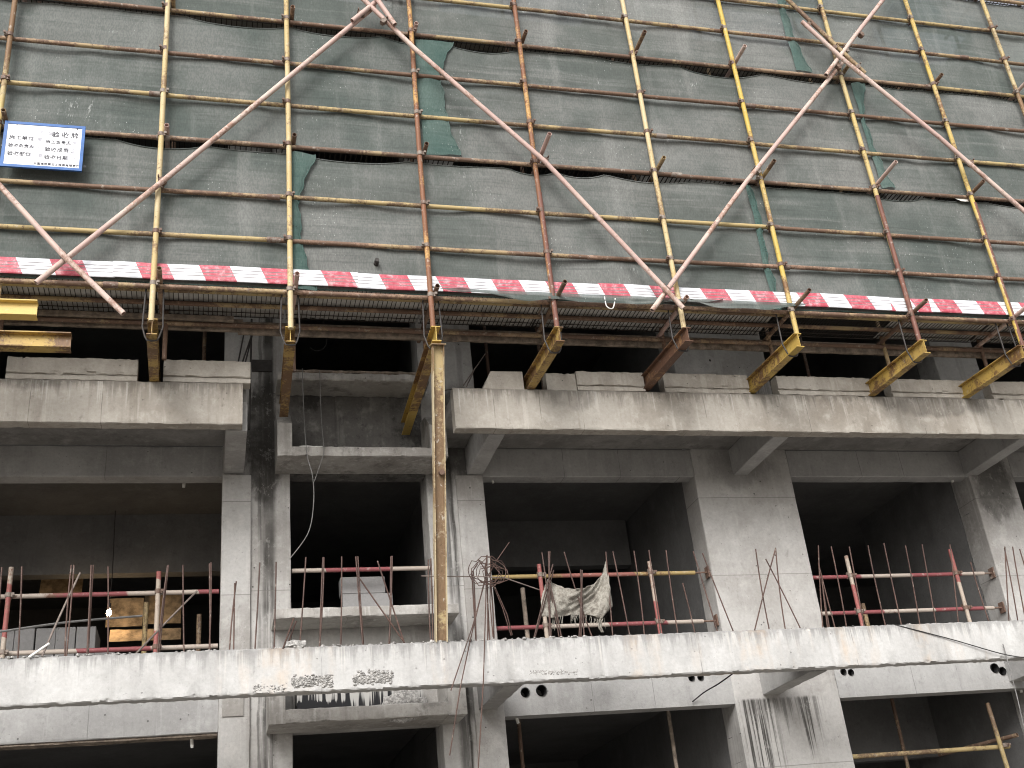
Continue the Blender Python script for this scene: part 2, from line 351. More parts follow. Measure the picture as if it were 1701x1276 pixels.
M['dark_cable'] = plain('dark_cable_sheath', (.035, .033, .032), .6)
M['mesh'] = plain('deck_mesh_wire', (.05, .042, .036), .7)
M['sheet'] = concrete('deck_sheet', (.58, .57, .55), (.40, .39, .37), streak=0, mott=.6, pits=0, off=50, blot=.2)
M['timber'] = plain('old_grey_timber', (.25, .205, .165), .85, .45, 12)
M['plywood'] = plain('stained_plywood', (.40, .29, .18), .8, .55, 7)
M['pvc'] = plain('white_plastic', (.72, .71, .67), .5, .1)
M['blue'] = plain('blue_sign_border', (.03, .115, .34), .4, .15)
M['signwhite'] = plain('white_sign_board', (.86, .87, .90), .4, .05)
M['groove'] = plain('painted_groove_shade', (.22, .20, .20), .9)  # shade of the board's grooves, painted as a dark colour
M['ink'] = plain('black_sign_ink', (.05, .05, .06), .6, .1)
M['faintink'] = plain('faded_sign_ink', (.55, .55, .60), .6, .1)
M['net'] = net_mat('dusty_green_net', (.135, .156, .145), (.235, .240, .229), 0)
M['net2'] = net_mat('dusty_grey_green_net', (.145, .162, .151), (.242, .246, .235), 6)
M['net3'] = net_mat('darker_green_net', (.122, .145, .134), (.212, .222, .211), 13)
M['hem'] = net_mat('clean_teal_net', (.085, .155, .138), (.14, .19, .172), 20, .2)
k = N('soil_ground', .95); M['ground'] = k.done(k.mix(k.ramp(k.noise(.3, 8, .6), .35, .65), (.17, .155, .135), (.27, .25, .225)))
k = N('burlap_rag', .95); n = k.noise(24, 7, .75); n_b = k.noise((9, 9, 4), 5, .7)
c = k.mix(k.ramp(n, .38, .66), (.33, .315, .275), (.19, .17, .145)); c = k.mix(k.mul(k.ramp(n_b, .52, .66), .55), c, (.10, .085, .07))
k.bump(k.op('ADD', k.noise((90, 90, 90), 2), k.op('MULTIPLY', n, 1.5)), .008, .9); M['rag'] = k.done(c)

# ------------------------------------------------------------------ setting
gm = MB(); gm.grid([[(x, y, -ZO) for x in range(-300, 301, 60)] for y in range(-300, 301, 60)])
g = gm.build('ground', M['ground'], smooth=False); g['kind'] = 'structure'; g['label'] = 'bare soil ground in front of the unfinished building'; g['category'] = 'ground'

# ------------------------------------------------------------------ the building
YW, YB = 2.35, 1.0                         # wall face, balcony beam face
TOPS = (-3.48, -.6, 2.28, 5.16)            # slab tops
building = thing('concrete_building', 'unfinished grey concrete frame building with open window bays and balcony beams', 'building', (2.5, 2.35, -ZO))
def P(name, mb, mat, label=None, parent=None, **kw): return mb.build(name, mat, parent or building, label, **kw)
ZT = 8.0
cols = [(-5.3, -4.5, 'column'), (-.625, .145, 'stained_column'), (1.765, 2.475, 'stained_column'), (5.29, 6.67, 'streaked_column'), (9.40, 10.12, 'column'), (12.6, 13.3, 'column')]
lab = [None, 'slim column with dark vertical stain beside the narrow window bay', 'slim column behind the yellow prop', 'wide flat pier between the two right hand bays', 'column at the right edge with dark stained top', None]
for (x0, x1, mt), l in zip(cols, lab): P('column', MB().beam('z', -ZO, ZT, x0, x1, YW, YW+.42, ch=.008, step=.12, jit=.0012, chip=.006), M[mt], l)
# shallow pilaster strips that step the two slim columns
P('pilaster', MB().beam('z', -ZO, -1.13, -.62, -.30, YW-.035, YW+.01, ch=.006, step=.15, jit=.001, chip=.005), M['column'])
P('pilaster', MB().beam('z', -ZO, -1.13, 2.13, 2.47, YW-.03, YW+.01, ch=.006, step=.15, jit=.001, chip=.005), M['column'])
bays = [(-8.5, -5.3), (-4.5, -.625), (.145, 1.765), (2.475, 5.29), (6.67, 9.40), (10.12, 12.6), (13.3, 16)]
def holed(mb, holes):
    me = bpy.data.meshes.new('t'); bmesh.ops.recalc_face_normals(mb.bm, faces=mb.bm.faces[:]); mb.bm.to_mesh(me); mb.bm.free()
    o = bpy.data.objects.new('t', me); C.objects.link(o); cut = []
    for (x, z, r) in holes:
        cm = MB(); cm.tube([(x, YW-.3, z), (x, YW+.5, z)], r, 20); bmesh.ops.recalc_face_normals(cm.bm, faces=cm.bm.faces[:])
        c2 = bpy.data.meshes.new('c'); cm.bm.to_mesh(c2); cm.bm.free(); oc = bpy.data.objects.new('c', c2); C.objects.link(oc); cut.append(oc)
        md = o.modifiers.new('b', 'BOOLEAN'); md.object = oc; md.operation = 'DIFFERENCE'; md.solver = 'EXACT'
    dg = bpy.context.evaluated_depsgraph_get(); new = bpy.data.meshes.new_from_object(o.evaluated_get(dg))
    bpy.data.objects.remove(o)
    for c in cut: bpy.data.objects.remove(c)
    new.materials.clear(); return new
HP = [(872, 1147, .05), (899, 1144, .06), (1148, 1123, .035), (1163, 1122, .035), (1400, 1113, .035), (1412.5, 1114, .035), (1651, 1107, .055), (1664, 1112, .048)]
HX = [(at(a, b, Y=YW).x, at(a, b, Y=YW).z-.022, r) for a, b, r in HP]
for bi, (x0, x1) in enumerate(bays):
    for zt in TOPS:
        zb = zt-.53 if zt != -3.48 else -4.02
        sof = zt-.15
        if bi == 2 and zt in (-3.48, -.6): continue
        hs = [h for h in HX if x0 < h[0] < x1] if zt == -3.48 else []
        mb = MB()
        if hs:
            mb.box(x0+.002, x1-.002, YW+.004, YW+.22, zb, sof-.002); me = holed(mb, hs)
            lo = link('lintel', me, M['lintel'], building, smooth=False)
            for (hx, hz, r) in hs:
                s = MB(); s.tube([(hx, YW-.012, hz), (hx, YW+.20, hz)], r+.004, 20, caps=False)
                s.tube([(hx, YW+.20, hz), (hx, YW-.012, hz)], r-.004, 20, caps=False)
                s.build('pipe_sleeve', M['void'], lo)
        else:
            mb.beam('x', x0+.002, x1-.002, YW+.004, YW+.22, zb, sof-.002, ch=.008, step=.1, jit=.0015, chip=.008); P('lintel', mb, M['lintel'])
# floor and balcony slabs, back and partition walls
for zt in TOPS:
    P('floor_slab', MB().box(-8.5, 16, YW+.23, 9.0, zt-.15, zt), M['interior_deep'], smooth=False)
    up = zt == -.6
    if zt == -3.48: continue
    segs = [(-8.5, -.40), (1.90, 16)] if up else [(-8.5, 16)]
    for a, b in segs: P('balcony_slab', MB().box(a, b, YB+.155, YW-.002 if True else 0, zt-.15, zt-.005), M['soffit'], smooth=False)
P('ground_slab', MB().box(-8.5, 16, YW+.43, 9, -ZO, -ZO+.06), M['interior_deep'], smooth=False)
WN = (-2.9, -1.2, -2.35, -1.75)            # far window in the left room's back wall
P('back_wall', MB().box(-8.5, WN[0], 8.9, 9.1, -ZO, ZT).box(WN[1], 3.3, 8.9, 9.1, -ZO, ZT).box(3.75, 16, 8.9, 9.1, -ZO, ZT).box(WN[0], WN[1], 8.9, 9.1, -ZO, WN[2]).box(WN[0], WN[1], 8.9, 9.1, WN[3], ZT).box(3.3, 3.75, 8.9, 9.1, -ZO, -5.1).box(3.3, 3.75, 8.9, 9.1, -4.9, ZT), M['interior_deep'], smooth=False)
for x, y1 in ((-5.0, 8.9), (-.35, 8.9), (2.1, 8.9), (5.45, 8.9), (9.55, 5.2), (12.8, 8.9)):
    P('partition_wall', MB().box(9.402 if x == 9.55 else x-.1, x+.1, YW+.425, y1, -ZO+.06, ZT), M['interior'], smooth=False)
P('inner_lintel', MB().box(-4.5, -.5, 4.6, 4.8, -1.55, -.752), M['interior'], smooth=False)
P('inner_lintel', MB().box(2.2, 5.3, 5.0, 5.2, -1.45, -.752), M['interior'], smooth=False)
P('inner_lintel', MB().box(6.7, 9.4, 4.6, 4.8, -4.5, -3.64), M['interior'], smooth=False)

# balcony beams
ub = []
a, b = -8.5, -.44
P('balcony_beam', MB().beam('x', a, b, YB, YB+.15, -1.09, -.6, ch=.008, step=.06, jit=.0025, chip=.014), M['upper_beam'], 'weathered beige balcony beam at upper left')
P('balcony_beam', MB().beam('x', 1.875, 16, YB, YB+.15, -1.105, -.6, ch=.008, step=.06, jit=.0025, chip=.014), M['upper_beam'], 'long weathered beige balcony beam at upper right with drips')
lowb = P('balcony_beam', MB().beam('x', -8.5, 16, YB, YB+.15, -3.93, -3.49, ch=.012, step=.035, jit=.004, chip=.02), M['lower_beam'], 'long whitish balcony beam with rust stains running the full width')
for zt in (2.28, 5.16): P('balcony_beam', MB().beam('x', -8.5, 16, YB, YB+.15, zt-.5, zt, step=.2), M['upper_beam'])
for x0, x1, z0, z1 in ((-.61, -.385, -1.10, -.75), (2.28, 2.48, -1.11, -.75), (5.84, 6.05, -1.11, -.75), (9.34, 9.56, -1.11, -.75), (2.18, 2.39, -3.94, -3.64), (5.66, 5.88, -3.94, -3.64), (9.1, 9.3, -3.94, -3.64)):
    P('cross_beam', MB().beam('y', YB+.152, YW+.002, x0, x1, z0, z1, ch=.008, step=.1, jit=.002, chip=.01), M['lintel'])
# honeycombed, spalled patches on the pale lower beam (real broken pieces in the face)
def spall(px0, px1, py0, py1, n, r):
    s = MB()
    for i in range(n):
        p = at(random.uniform(px0, px1), random.triangular(py0, py1, py0*.4+py1*.6), Y=YB)
        s.rock((p.x, YB+.004, p.z), random.uniform(r*.5, r))
    s.build('spalled_patch', M['rubble'], lowb, smooth=False)
spall(484, 552, 1119, 1143, 240, .024); spall(588, 652, 1110, 1138, 260, .026); spall(420, 476, 1133, 1152, 70, .016); spall(880, 960, 1112, 1122, 130, .013)
# kerb blocks between the steel beams on the upper balcony beams
def kerb(px0, px1, style, z1=-.335):
    x0, x1 = at(px0, 628 if px0 < 700 else 640, Y=1.02).x, at(px1, 628 if px1 < 700 else 640, Y=1.02).x
    s = MB()
    if style == 'groove':
        s.beam('x', x0, x1, 1.005, 1.16, -.597, -.545, ch=.006, step=.05, jit=.003, chip=.012)
        s.beam('x', x0, x1, 1.03, 1.16, -.545, -.523, ch=.003, step=.1, jit=.001)
        s.beam('x', x0, x1, 1.008, 1.17, -.523, z1, ch=.01, step=.045, jit=.005, chip=.022)
    elif style == 'slope':
        s.prof([(x0-.11, -.597), (x1, -.597), (x1, z1), (x0, z1)], 'y', 1.02, 1.5, .04, .003, .01)
    else: s.beam('x', x0, x1, 1.035, 1.17, -.597, z1, ch=.01, step=.04, jit=.006, chip=.025)
    P('kerb_block', s, M['kerb'])
kerb(-120, 4-20, 'groove'); kerb(9, 228, 'groove'); kerb(271, 416, 'groove', -.325); kerb(817, 870, 'slope', -.36); kerb(909, 958, 'plain', -.36); kerb(959, 1070, 'groove', -.34)
kerb(1103, 1243, 'groove'); kerb(1291, 1446, 'groove'); kerb(1478, 1607, 'groove'); kerb(1643, 1760, 'groove')
# air conditioner ledges with fins, window sill ledges, niche walls
def ac_ledge(zb, zt, xl, xr, zf, label, dirty):
    e = P('equipment_ledge', MB().beam('x', xl+.01, xr-.01, 1.79, YW-.002, zb, zt, ch=.008, step=.05, jit=.003, chip=.018), M['ledge'], label)
    P('fin', MB().prof([(1.787, zb-.002), (YW-.003, zb-.002), (YW-.003, zf+.28), (2.05, zf+.22), (1.787, zf)], 'x', xl, xl+.165, .04, .003, .012), M['ledge'], parent=e)
    P('fin', MB().prof([(1.787, zb-.002), (YW-.003, zb-.002), (YW-.003, zf+.28), (2.05, zf+.22), (1.787, zf)], 'x', xr-.2, xr, .04, .003, .012), M['ledge'], parent=e)
    return e
ac_ledge(-1.105, -.99, -.03, 1.94, -.70, 'upper grimy concrete ledge carrying two yellow steel beams', 1)
ac2 = ac_ledge(-4.07, -3.93, -.13, 1.93, -3.5, 'lower concrete ledge below the long whitish beam', 0)
P('window_sill', MB().beam('x', -.075, 1.94, 1.86, YW-.001, -2.965, -2.855, ch=.008, step=.05, jit=.003, chip=.018), M['ledge'], 'thick concrete sill under the narrow window bay')
P('window_sill', MB().beam('x', -.02, 1.80, 1.90, YW-.001, -.075, .025, ch=.012, step=.05, jit=.006, chip=.02), M['ledge'], 'rough sill above the dark niche')
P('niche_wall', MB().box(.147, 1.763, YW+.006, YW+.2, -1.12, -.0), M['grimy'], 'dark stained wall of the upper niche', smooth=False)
P('niche_wall', MB().box(.147, 1.763, YW+.006, YW+.2, -4.06, -2.87), M['column'], smooth=False)
P('mortar_band', MB().beam('x', .15, 1.70, YW-.025, YW+.004, -.988, -.86, ch=.006, step=.03, jit=.006, chip=.03), M['soffit'], 'ragged band of paler mortar along the foot of the dark niche')
kd = N('tar_drip_concrete', .85); c = kd.mix(kd.ramp(kd.op('ADD', kd.noise((19, 19, .22), 5, .65), kd.op('ADD', kd.op('MULTIPLY', kd.op('ADD', kd.z, 3.80), .35), kd.mul(kd.ramp(kd.z, -3.80, -3.87), kd.ramp(kd.x, .95, .3), -.2))), .53, .47), (.44, .43, .41), (.02, .02, .022)); M['tar'] = kd.done(c)
P('tarred_panel', MB().box(.17, 1.50, 1.99, YW-.004, -3.925, -3.62), M['tar'], 'strip streaked with black tar drips under the whitish beam', smooth=False)
sm = MB(); vs = bmesh.ops.create_icosphere(sm.bm, subdivisions=4, radius=1)['verts']
for v in vs:
    n_ = 1+.35*noise.noise(v.co*2.2)+.15*noise.noise(v.co*6); v.co = Vector((1.28+v.co.x*.22*n_, 1.9+v.co.y*.07*n_, -3.93+v.co.z*.17*n_))
P('mortar_heap', sm, M['rubble'], smooth=False)
# steel plate on the upper column, plastic drain stubs in the soffits
p = at(435, 607, Y=YW); P('cast_in_plate', MB().box(p.x-.12, p.x+.12, YW-.015, YW+.01, p.z-.09, p.z+.07), M['sling'], smooth=False)
p = at(385, 1177, Y=YW); P('cast_in_plate', MB().box(p.x-.10, p.x+.12, YW-.05, YW-.03, p.z-.09, p.z+.10), M['ledge'], smooth=False)
for px, py, px2, py2, Y in ((307, 793, 305, 810, 2.7), (242, 872, 241, 884, 5), (1577, 787, 1583, 801, 2.5), (855, 1186, 861, 1202, 2.5), (1693, 1138, 1697, 1150, 2.5), (318, 1226, 319, 1240, 2.5), (815, 791, 818, 798, 2.5)):
    P('drain_stub', MB().tube([at(px, py-3, Y=Y), at(px2, py2, Y=Y)], .018, 10, hollow=True), M['pvc'])
# stains of old formwork timber left under the lintel at lower left
P('formwork_strip', MB().beam('x', -4.4, -.63, YW+.03, YW+.2, -4.045, -4.021, ch=.004, step=.08, jit=.004, chip=.01), M['timber'])

# loose crumbs of concrete on the lower beam
random.seed(21); s = MB()
for i in range(420):
    px = random.choice((random.uniform(0, 380), random.uniform(450, 740), random.uniform(700, 960), random.uniform(-20, 1750)))
    x = at(px, 1070, Y=1.05).x; s.rock((x, random.uniform(1.0, 1.13), -3.487), random.triangular(.006, .034, .01))
tag(s.build('rubble', M['rubble'], smooth=False), 'crumbs of broken concrete strewn along the top of the whitish beam', 'rubble', kind='stuff')
p = at(490, 1073, Y=1.06); s = MB(); s.beam('x', p.x-.1, p.x+.1, 1.01, 1.1, -3.485, -3.42, ch=.01, step=.04, jit=.01, chip=.02)
tag(s.build('concrete_chunk', M['rubble']), 'small loose lump of concrete on the whitish beam below the window sill', 'rubble')

# ------------------------------------------------------------------ scaffold
PX = {1: -2.98, 2: -1.355, 3: 0.0, 4: 1.485, 5: 2.855, 6: 4.36, 7: 5.77, 8: 7.365, 9: 8.80, 10: 10.15, 11: 11.6}
ROWS = [('D', 0.0, 'ledger'), ('b2', .63, 'ledger2'), ('b1', 1.20, 'ledger'), ('B', 1.89, 'ledger3'), ('a2', 2.49, 'ledger2'), ('a1', 3.11, 'ledger'), ('A', 3.76, 'ledger3'), ('z2', 4.38, 'ledger2'), ('z1', 4.98, 'ledger3'), ('Z', 5.63, 'ledger3'), ('y2', 6.25, 'ledger')]
scaffold = thing('scaffold', 'yellow and rusty tube scaffold with crossed pink braces in front of green netting', 'scaffold', (2.5, 0, -.42))
PM = {1: 'yellow', 2: 'pale', 3: 'pale', 4: 'rusty', 5: 'rusty', 6: 'pale', 7: 'bright', 8: 'yellow', 9: 'bright', 10: 'yellow', 11: 'yellow'}
FOOT = {1: -.42, 2: -.44, 3: -.47, 4: -.42, 5: -.40, 6: -.33, 7: -.35, 8: -.40, 9: -.42, 10: -.42, 11: -.42}
# one coupler mesh, shared by every joint: two clamp shells and their bolts
s = MB(); s.tube([(0, 0, -.024), (0, 0, .024)], .0345, 12); s.tube([(-.026, .052, 0), (.026, .052, 0)], .033, 12)
s.obox((0, .026, 0), (.026, 0, 0), (0, .022, 0), (0, 0, .026)); s.obox((.043, -.012, 0), (.014, 0, 0), (0, .01, 0), (0, 0, .022)); s.tube([(.05, -.045, .0), (.05, .03, .0)], .008, 8); s.obox((0, .052, .043), (.02, 0, 0), (0, .012, 0), (0, 0, .014)); s.tube([(.0, .02, .05), (.0, .09, .05)], .008, 8)
s.obox((.05, -.045, 0), (.013, 0, 0), (0, .008, 0), (0, 0, .013))
bmesh.ops.recalc_face_normals(s.bm, faces=s.bm.faces[:]); CM = bpy.data.meshes.new('coupler'); s.bm.to_mesh(CM); s.bm.free()
for q in CM.polygons: q.use_smooth = True
CM.set_sharp_from_angle(angle=R_(35)); CM.materials.append(M['steel'])
def coupler(p, parent, rot=(0, 0, 0)):
    o = bpy.data.objects.new('coupler', CM); C.objects.link(o); o.rotation_euler = rot; place(o, p, parent); return o
random.seed(5)
LX0, LX1 = -5.5, 12.5
polelab = {1: 'yellow standing pole at the top left corner', 4: 'orange rusty standing pole above the yellow prop', 5: 'standing pole turning red with rust near its foot', 7: 'bright yellow standing pole', 9: 'standing pole in yellow and red rust patches'}
for i, x in PX.items():
    f = FOOT[i]; pts = [(x+random.uniform(-.006, .006), random.uniform(-.005, .005), f)]
    for z in (1.9, 3.8, 5.2, 7.2): pts.append((x+random.uniform(-.008, .008), random.uniform(-.006, .006), z))
    sp = MB(); sp.tube(pts, .029, 12)
    if i in (5, 8, 9):
        s2 = MB(); s2.tube([pts[0], (pts[0][0], pts[0][1], 1.45 if i == 5 else 1.75)], .0294, 12); sp2 = s2
    po = sp.build('standing_pole', M[PM[i]], scaffold, polelab.get(i))
    if i in (5, 8, 9): sp2.build('lower_tube', M['redrust'], po)
    for nm, z, _ in ROWS[:-1]:
        if i == 11: continue
        coupler((x, 0, z), po, (0, random.choice((0, math.pi)), 0))
    # inner row of poles on the steel beams, out of the daylight
    yi = .80 if i not in (3, 4) else .95
    ip = MB().tube([(x+.10, yi, f-.0), (x+.10, yi, 7.2)], .025, 10).build('inner_pole', M['ledger3' if i % 2 else 'ledger'], scaffold)
    zl = [(0.0, .30), (1.89, .40), (3.76, .16), (5.63, .2)]
    for k_, (z, pr) in enumerate(zl):
        pr = {(5, 0): .3, (5, 1): .46, (6, 2): .34, (8, 1): .46, (9, 1): .22, (7, 1): .3, (7, 2): .28, (3, 0): .22, (2, 0): .2, (4, 1): .12, (4, 2): .08, (4, 0): .1, (7, 0): .36, (8, 0): .26, (9, 0): .34, (3, 1): .1, (2, 1): .1, (6, 0): .1, (6, 1): .2, (10, 2): .2}.get((i, k_), .14)
        zz = z+.058
        MB().tube([(x+.062, -pr, zz), (x+.062, yi+.18, zz)], .026, 12, hollow=True).build('transom', M['pink' if (i+k_) % 3 == 0 else 'ledger' if k_ else 'ledger3'], scaffold)
for nm, z, mt in ROWS:
    a = LX0
    n = 0
    while a < LX1:                                             # tubes of a ledger meet end to end in a sleeve
        L = 6 if n else random.uniform(2.2, 5.5); b = min(a+L, LX1)
        zz = z+random.uniform(-.01, .01)
        lo = MB().tube([(a, .055, zz), ((a*2+b)/3, .053, zz-.008), ((a+b*2)/3, .056, zz-.006), (b-.004, .055, zz)], .0262, 12).build('ledger', M[random.choice((mt, mt, 'ledger', 'ledger2'))], scaffold)
        if b < LX1: MB().tube([(b-.07, .055, zz), (b+.07, .055, zz)], .033, 12).build('sleeve', M['steel'], lo)
        a = b; n += 1
for y, z, mt in ((.30, .112, 'ledger2'), (.56, .112, 'ledger'), (.80, .0, 'ledger3')):
    MB().tube([(LX0, y, z), (LX1, y, z)], .026, 10).build('deck_bearer', M[mt], scaffold)
for z in (1.89, 3.76, 5.63): MB().tube([(LX0, .80, z), (LX1, .80, z)], .026, 10).build('deck_bearer', M['ledger3'], scaffold)
def brace(pxs, y, label, mt='pink', r=.029):
    p = [at(a, b, Y=y) for a, b in pxs]
    o = MB().tube(p, r, 12, hollow=True).build('diagonal_brace', M[mt], scaffold, label); return o
B1 = brace([(60, 470), (273, 299), (622, 11)], -.085, 'pink brace rising from lower left to the top')
B2 = brace([(-60, 243), (105, 424), (205, 521)], -.145, 'pink brace end falling to the right at lower left')
B3 = brace([(588, -16), (690, 82), (905, 268), (1135, 512)], -.15, 'long pink brace falling from top centre to the right')
B4 = brace([(1083, 516), (1240, 302), (1406, 95)], -.09, 'pale pink brace rising to the upper right crossing')
B5 = brace([(1286, -22), (1401, 88), (1437, 122)], -.15, 'pink brace above the upper right crossing', 'ledger')
B6 = brace([(1332, 36), (1402, 100), (1560, 228), (1760, 402)], -.205, 'pink brace running down to the right edge')
B7 = brace([(1372, 125), (1420, 60), (1490, -30)], -.155, 'pink brace top end at the upper right crossing')
B8 = brace([(585, 35), (700, -58)], -.145, 'short doubled brace end at top centre')
B9 = brace([(612, -22), (656, 41)], -.21, 'short doubled brace end at top centre')
for (a, b), y, ang, par in (((105, 424), -.115, .7, B2), ((270, 301), -.06, .85, B1), ((600, 24), -.12, .7, B8), ((640, -6), -.12, .7, B8), ((637, 36), -.18, -.7, B9), ((905, 268), -.1, -.7, B3), ((1107, 482), -.12, .6, B4), ((1385, 80), -.15, -.7, B5), ((1430, 58), -.13, .7, B7), ((1392, 112), -.13, .6, B7), ((1424, 112), -.18, -.7, B6), ((1342, 42), -.18, -.7, B6), ((1405, 84), -.14, .6, B7), ((1612, 272), -.12, -.7, B6), ((1258, 285), -.06, .8, B4)):
    p = at(a, b, Y=y)
    s = MB(); d = (ray(a+10*math.cos(ang), b-10*math.sin(ang))-ray(a, b)); d.y = 0; d.normalize()
    s.tube([p-d*.028, p+d*.028], .036, 12); s.obox(p+Vector((0, .0, 0)), d*.022, (0, .03, 0), d.cross(Vector((0, 1, 0)))*.04); q = p+d.cross(Vector((0, 1, 0)))*.06; s.tube([q-Vector((0, .05, 0)), q+Vector((0, .05, 0))], .009, 8)
    s.build('brace_coupler', M['steel'], par)

# ------------------------------------------------------------------ safety nets
def net(name_label, x0, x1, z0, z1, mat, seed, left_hem=None, top_open=.0, sag=.10, hemw=.17, hemtop=.25, bot=.0):
    random.seed(seed)
    nx, nz = int((x1-x0)*14), 34
    ties = [x0]
    while ties[-1] < x1-.5: ties.append(ties[-1]+random.uniform(.55, 1.25))
    ties[-1] = x1
    amps = [random.random()**1.8*sag*1.25+.008 for _ in ties]
    def topz(x):
        for k_ in range(len(ties)-1):
            if ties[k_] <= x <= ties[k_+1]:
                t = (x-ties[k_])/(ties[k_+1]-ties[k_]); return z1-.035-amps[k_]*(4*t*(1-t))**.8
        return z1-.04
    def botz(x): return z0+bot+.03+.022*noise.noise(Vector((x*1.7, seed, 0)))
    def yy(x, v):
        t = abs(((x-PX[3]) % 1.45)/1.45-.5)*2
        o = noise.noise(Vector((x*.9, v*2.2, seed*3.1)))*.026+noise.noise(Vector((x*3.5+v*1.5, v*5.5, seed)))*.015+noise.noise(Vector((x*1.2-v*4, v*3, seed+9)))*.018
        o += .012*math.sin((x*1.1+v*6+seed)*2.3)*max(0, noise.noise(Vector((x*.5, v, seed*1.3))))*2
        return .10+.014*t+o*(.35+.65*min(1, 4*v*(1-v)+.25))
    rows = []
    for j in range(nz+1):
        v = j/nz; r = []
        for i in range(nx+1):
            x = x0+(x1-x0)*i/nx; zt, zb = topz(x), botz(x)
            r.append((x, yy(x, v), zb+(zt-zb)*v))
        rows.append(r)
    root = MB(); root.grid(rows); o = root.build('safety_net', M[mat], ang=180)
    tag(o, name_label, 'safety net', 'green safety nets hung on the scaffold')
    # rolled top and bottom edge ropes
    for fn, nm in ((topz, 'edge_rope'), (botz, 'edge_rope')):
        v = 1 if fn is topz else 0
        MB().tube([(x0+(x1-x0)*i/nx, yy(x0+(x1-x0)*i/nx, v)-.006, fn(x0+(x1-x0)*i/nx)) for i in range(nx+1)], .006, 6).build('edge_rope', M['net3' if v else 'hem'], o)
    if left_hem:                                               # loose folded hem over the neighbouring sheet
        rows = []
        wid = left_hem
        for j in range(31):
            v = j/30; z = z0+.06+(z1-z0-.12)*v
            wv = wid(v); r = []
            for i in range(7):
                u = i/6; x = x1-.02+wv[0]+(wv[1]-wv[0])*u
                r.append((x, .072-.02*math.sin(u*3.1)+.006*math.sin(v*23+u*5)+.01*noise.noise(Vector((u*3, v*6, seed))), z+.01*math.sin(u*4+seed)))
            rows.append(r)
        MB().grid(rows).build('folded_hem', M['hem'], o, 'loose teal folded hem of the net', ang=180)
        MB().tube([(r[-1][0], r[-1][1]-.004, r[-1][2]) for r in rows], .008, 6).build('hem_fold', M['hem'], o)
    return o
def wv(a, b, ph=0, top=.0, f=8): return lambda v: (a+.01*math.sin(v*f+ph), b+.025*math.sin(v*f*.8+ph)+.012*math.sin(v*27+ph)+.008*math.sin(v*61)+top*max(0, v-.7)*3+top*.7*max(0, .25-v)*4)
net('lowest row net from the left edge, behind the third pole', -5.4, .12, -.02, 1.89, 'net', 1, wv(-.07, .04, 1, .16), sag=.07, bot=.06)
net('lowest row net in the middle, behind the crossing brace ends', .12, 5.68, -.02, 1.89, 'net2', 2, wv(-.07, .02, 2, -.06), sag=.13, bot=.06)
net('lowest row net reaching the right edge', 5.68, 12.4, -.02, 1.89, 'net', 3, sag=.06, bot=.06)
net('second row net at left behind the sign', -5.4, 1.86, 1.89, 3.76, 'net3', 4, wv(-.30, .0, 0, .20), sag=.08)
net('second row net in the middle, right of the teal fold', 1.86, 7.60, 1.89, 3.76, 'net2', 5, wv(-.05, .03, 1, .12), sag=.10)
net('second row net at the right edge', 7.60, 12.4, 1.89, 3.76, 'net', 6, sag=.05)
net('third row net at top left above the dark gap', -5.4, 1.30, 3.76, 5.63, 'net', 7, sag=.06)
net('third row net at top centre, left of the hanging teal fold', 1.30, 6.78, 3.76, 5.63, 'net2', 8, wv(-.02, .10, 1, .12), sag=.08)
net('third row net at the top right corner', 6.78, 12.4, 3.76, 5.63, 'net3', 9, sag=.06)
net('topmost net cut by the upper edge, above the third row', -5.4, 12.4, 5.63, 7.2, 'net', 10, sag=.05)
# loose net edge hanging below the striped boards
random.seed(31)
for xa, xb, dp, l in ((1.5, 4.9, .16, 'loose flap of dark green net hanging under the striped boards at centre'), (4.45, 6.0, .17, 'loose flap of dark green net hanging under the boards right of centre')):
    rows = []
    for j in range(9):
        v = j/8; r = []
        for i in range(61):
            u = i/60; x = xa+(xb-xa)*u; h = dp*(math.sin(math.pi*u)**.7)*(.55+.45*noise.noise(Vector((x*2.2, 3, 1)))+.2)
            r.append((x, -.02+.02*noise.noise(Vector((x*3, v*3, 5)))-.02*v, .085-h*v))
        rows.append(r)
    tag(MB().grid(rows).build('net_flap', M['net3'], ang=180), l, 'safety net')

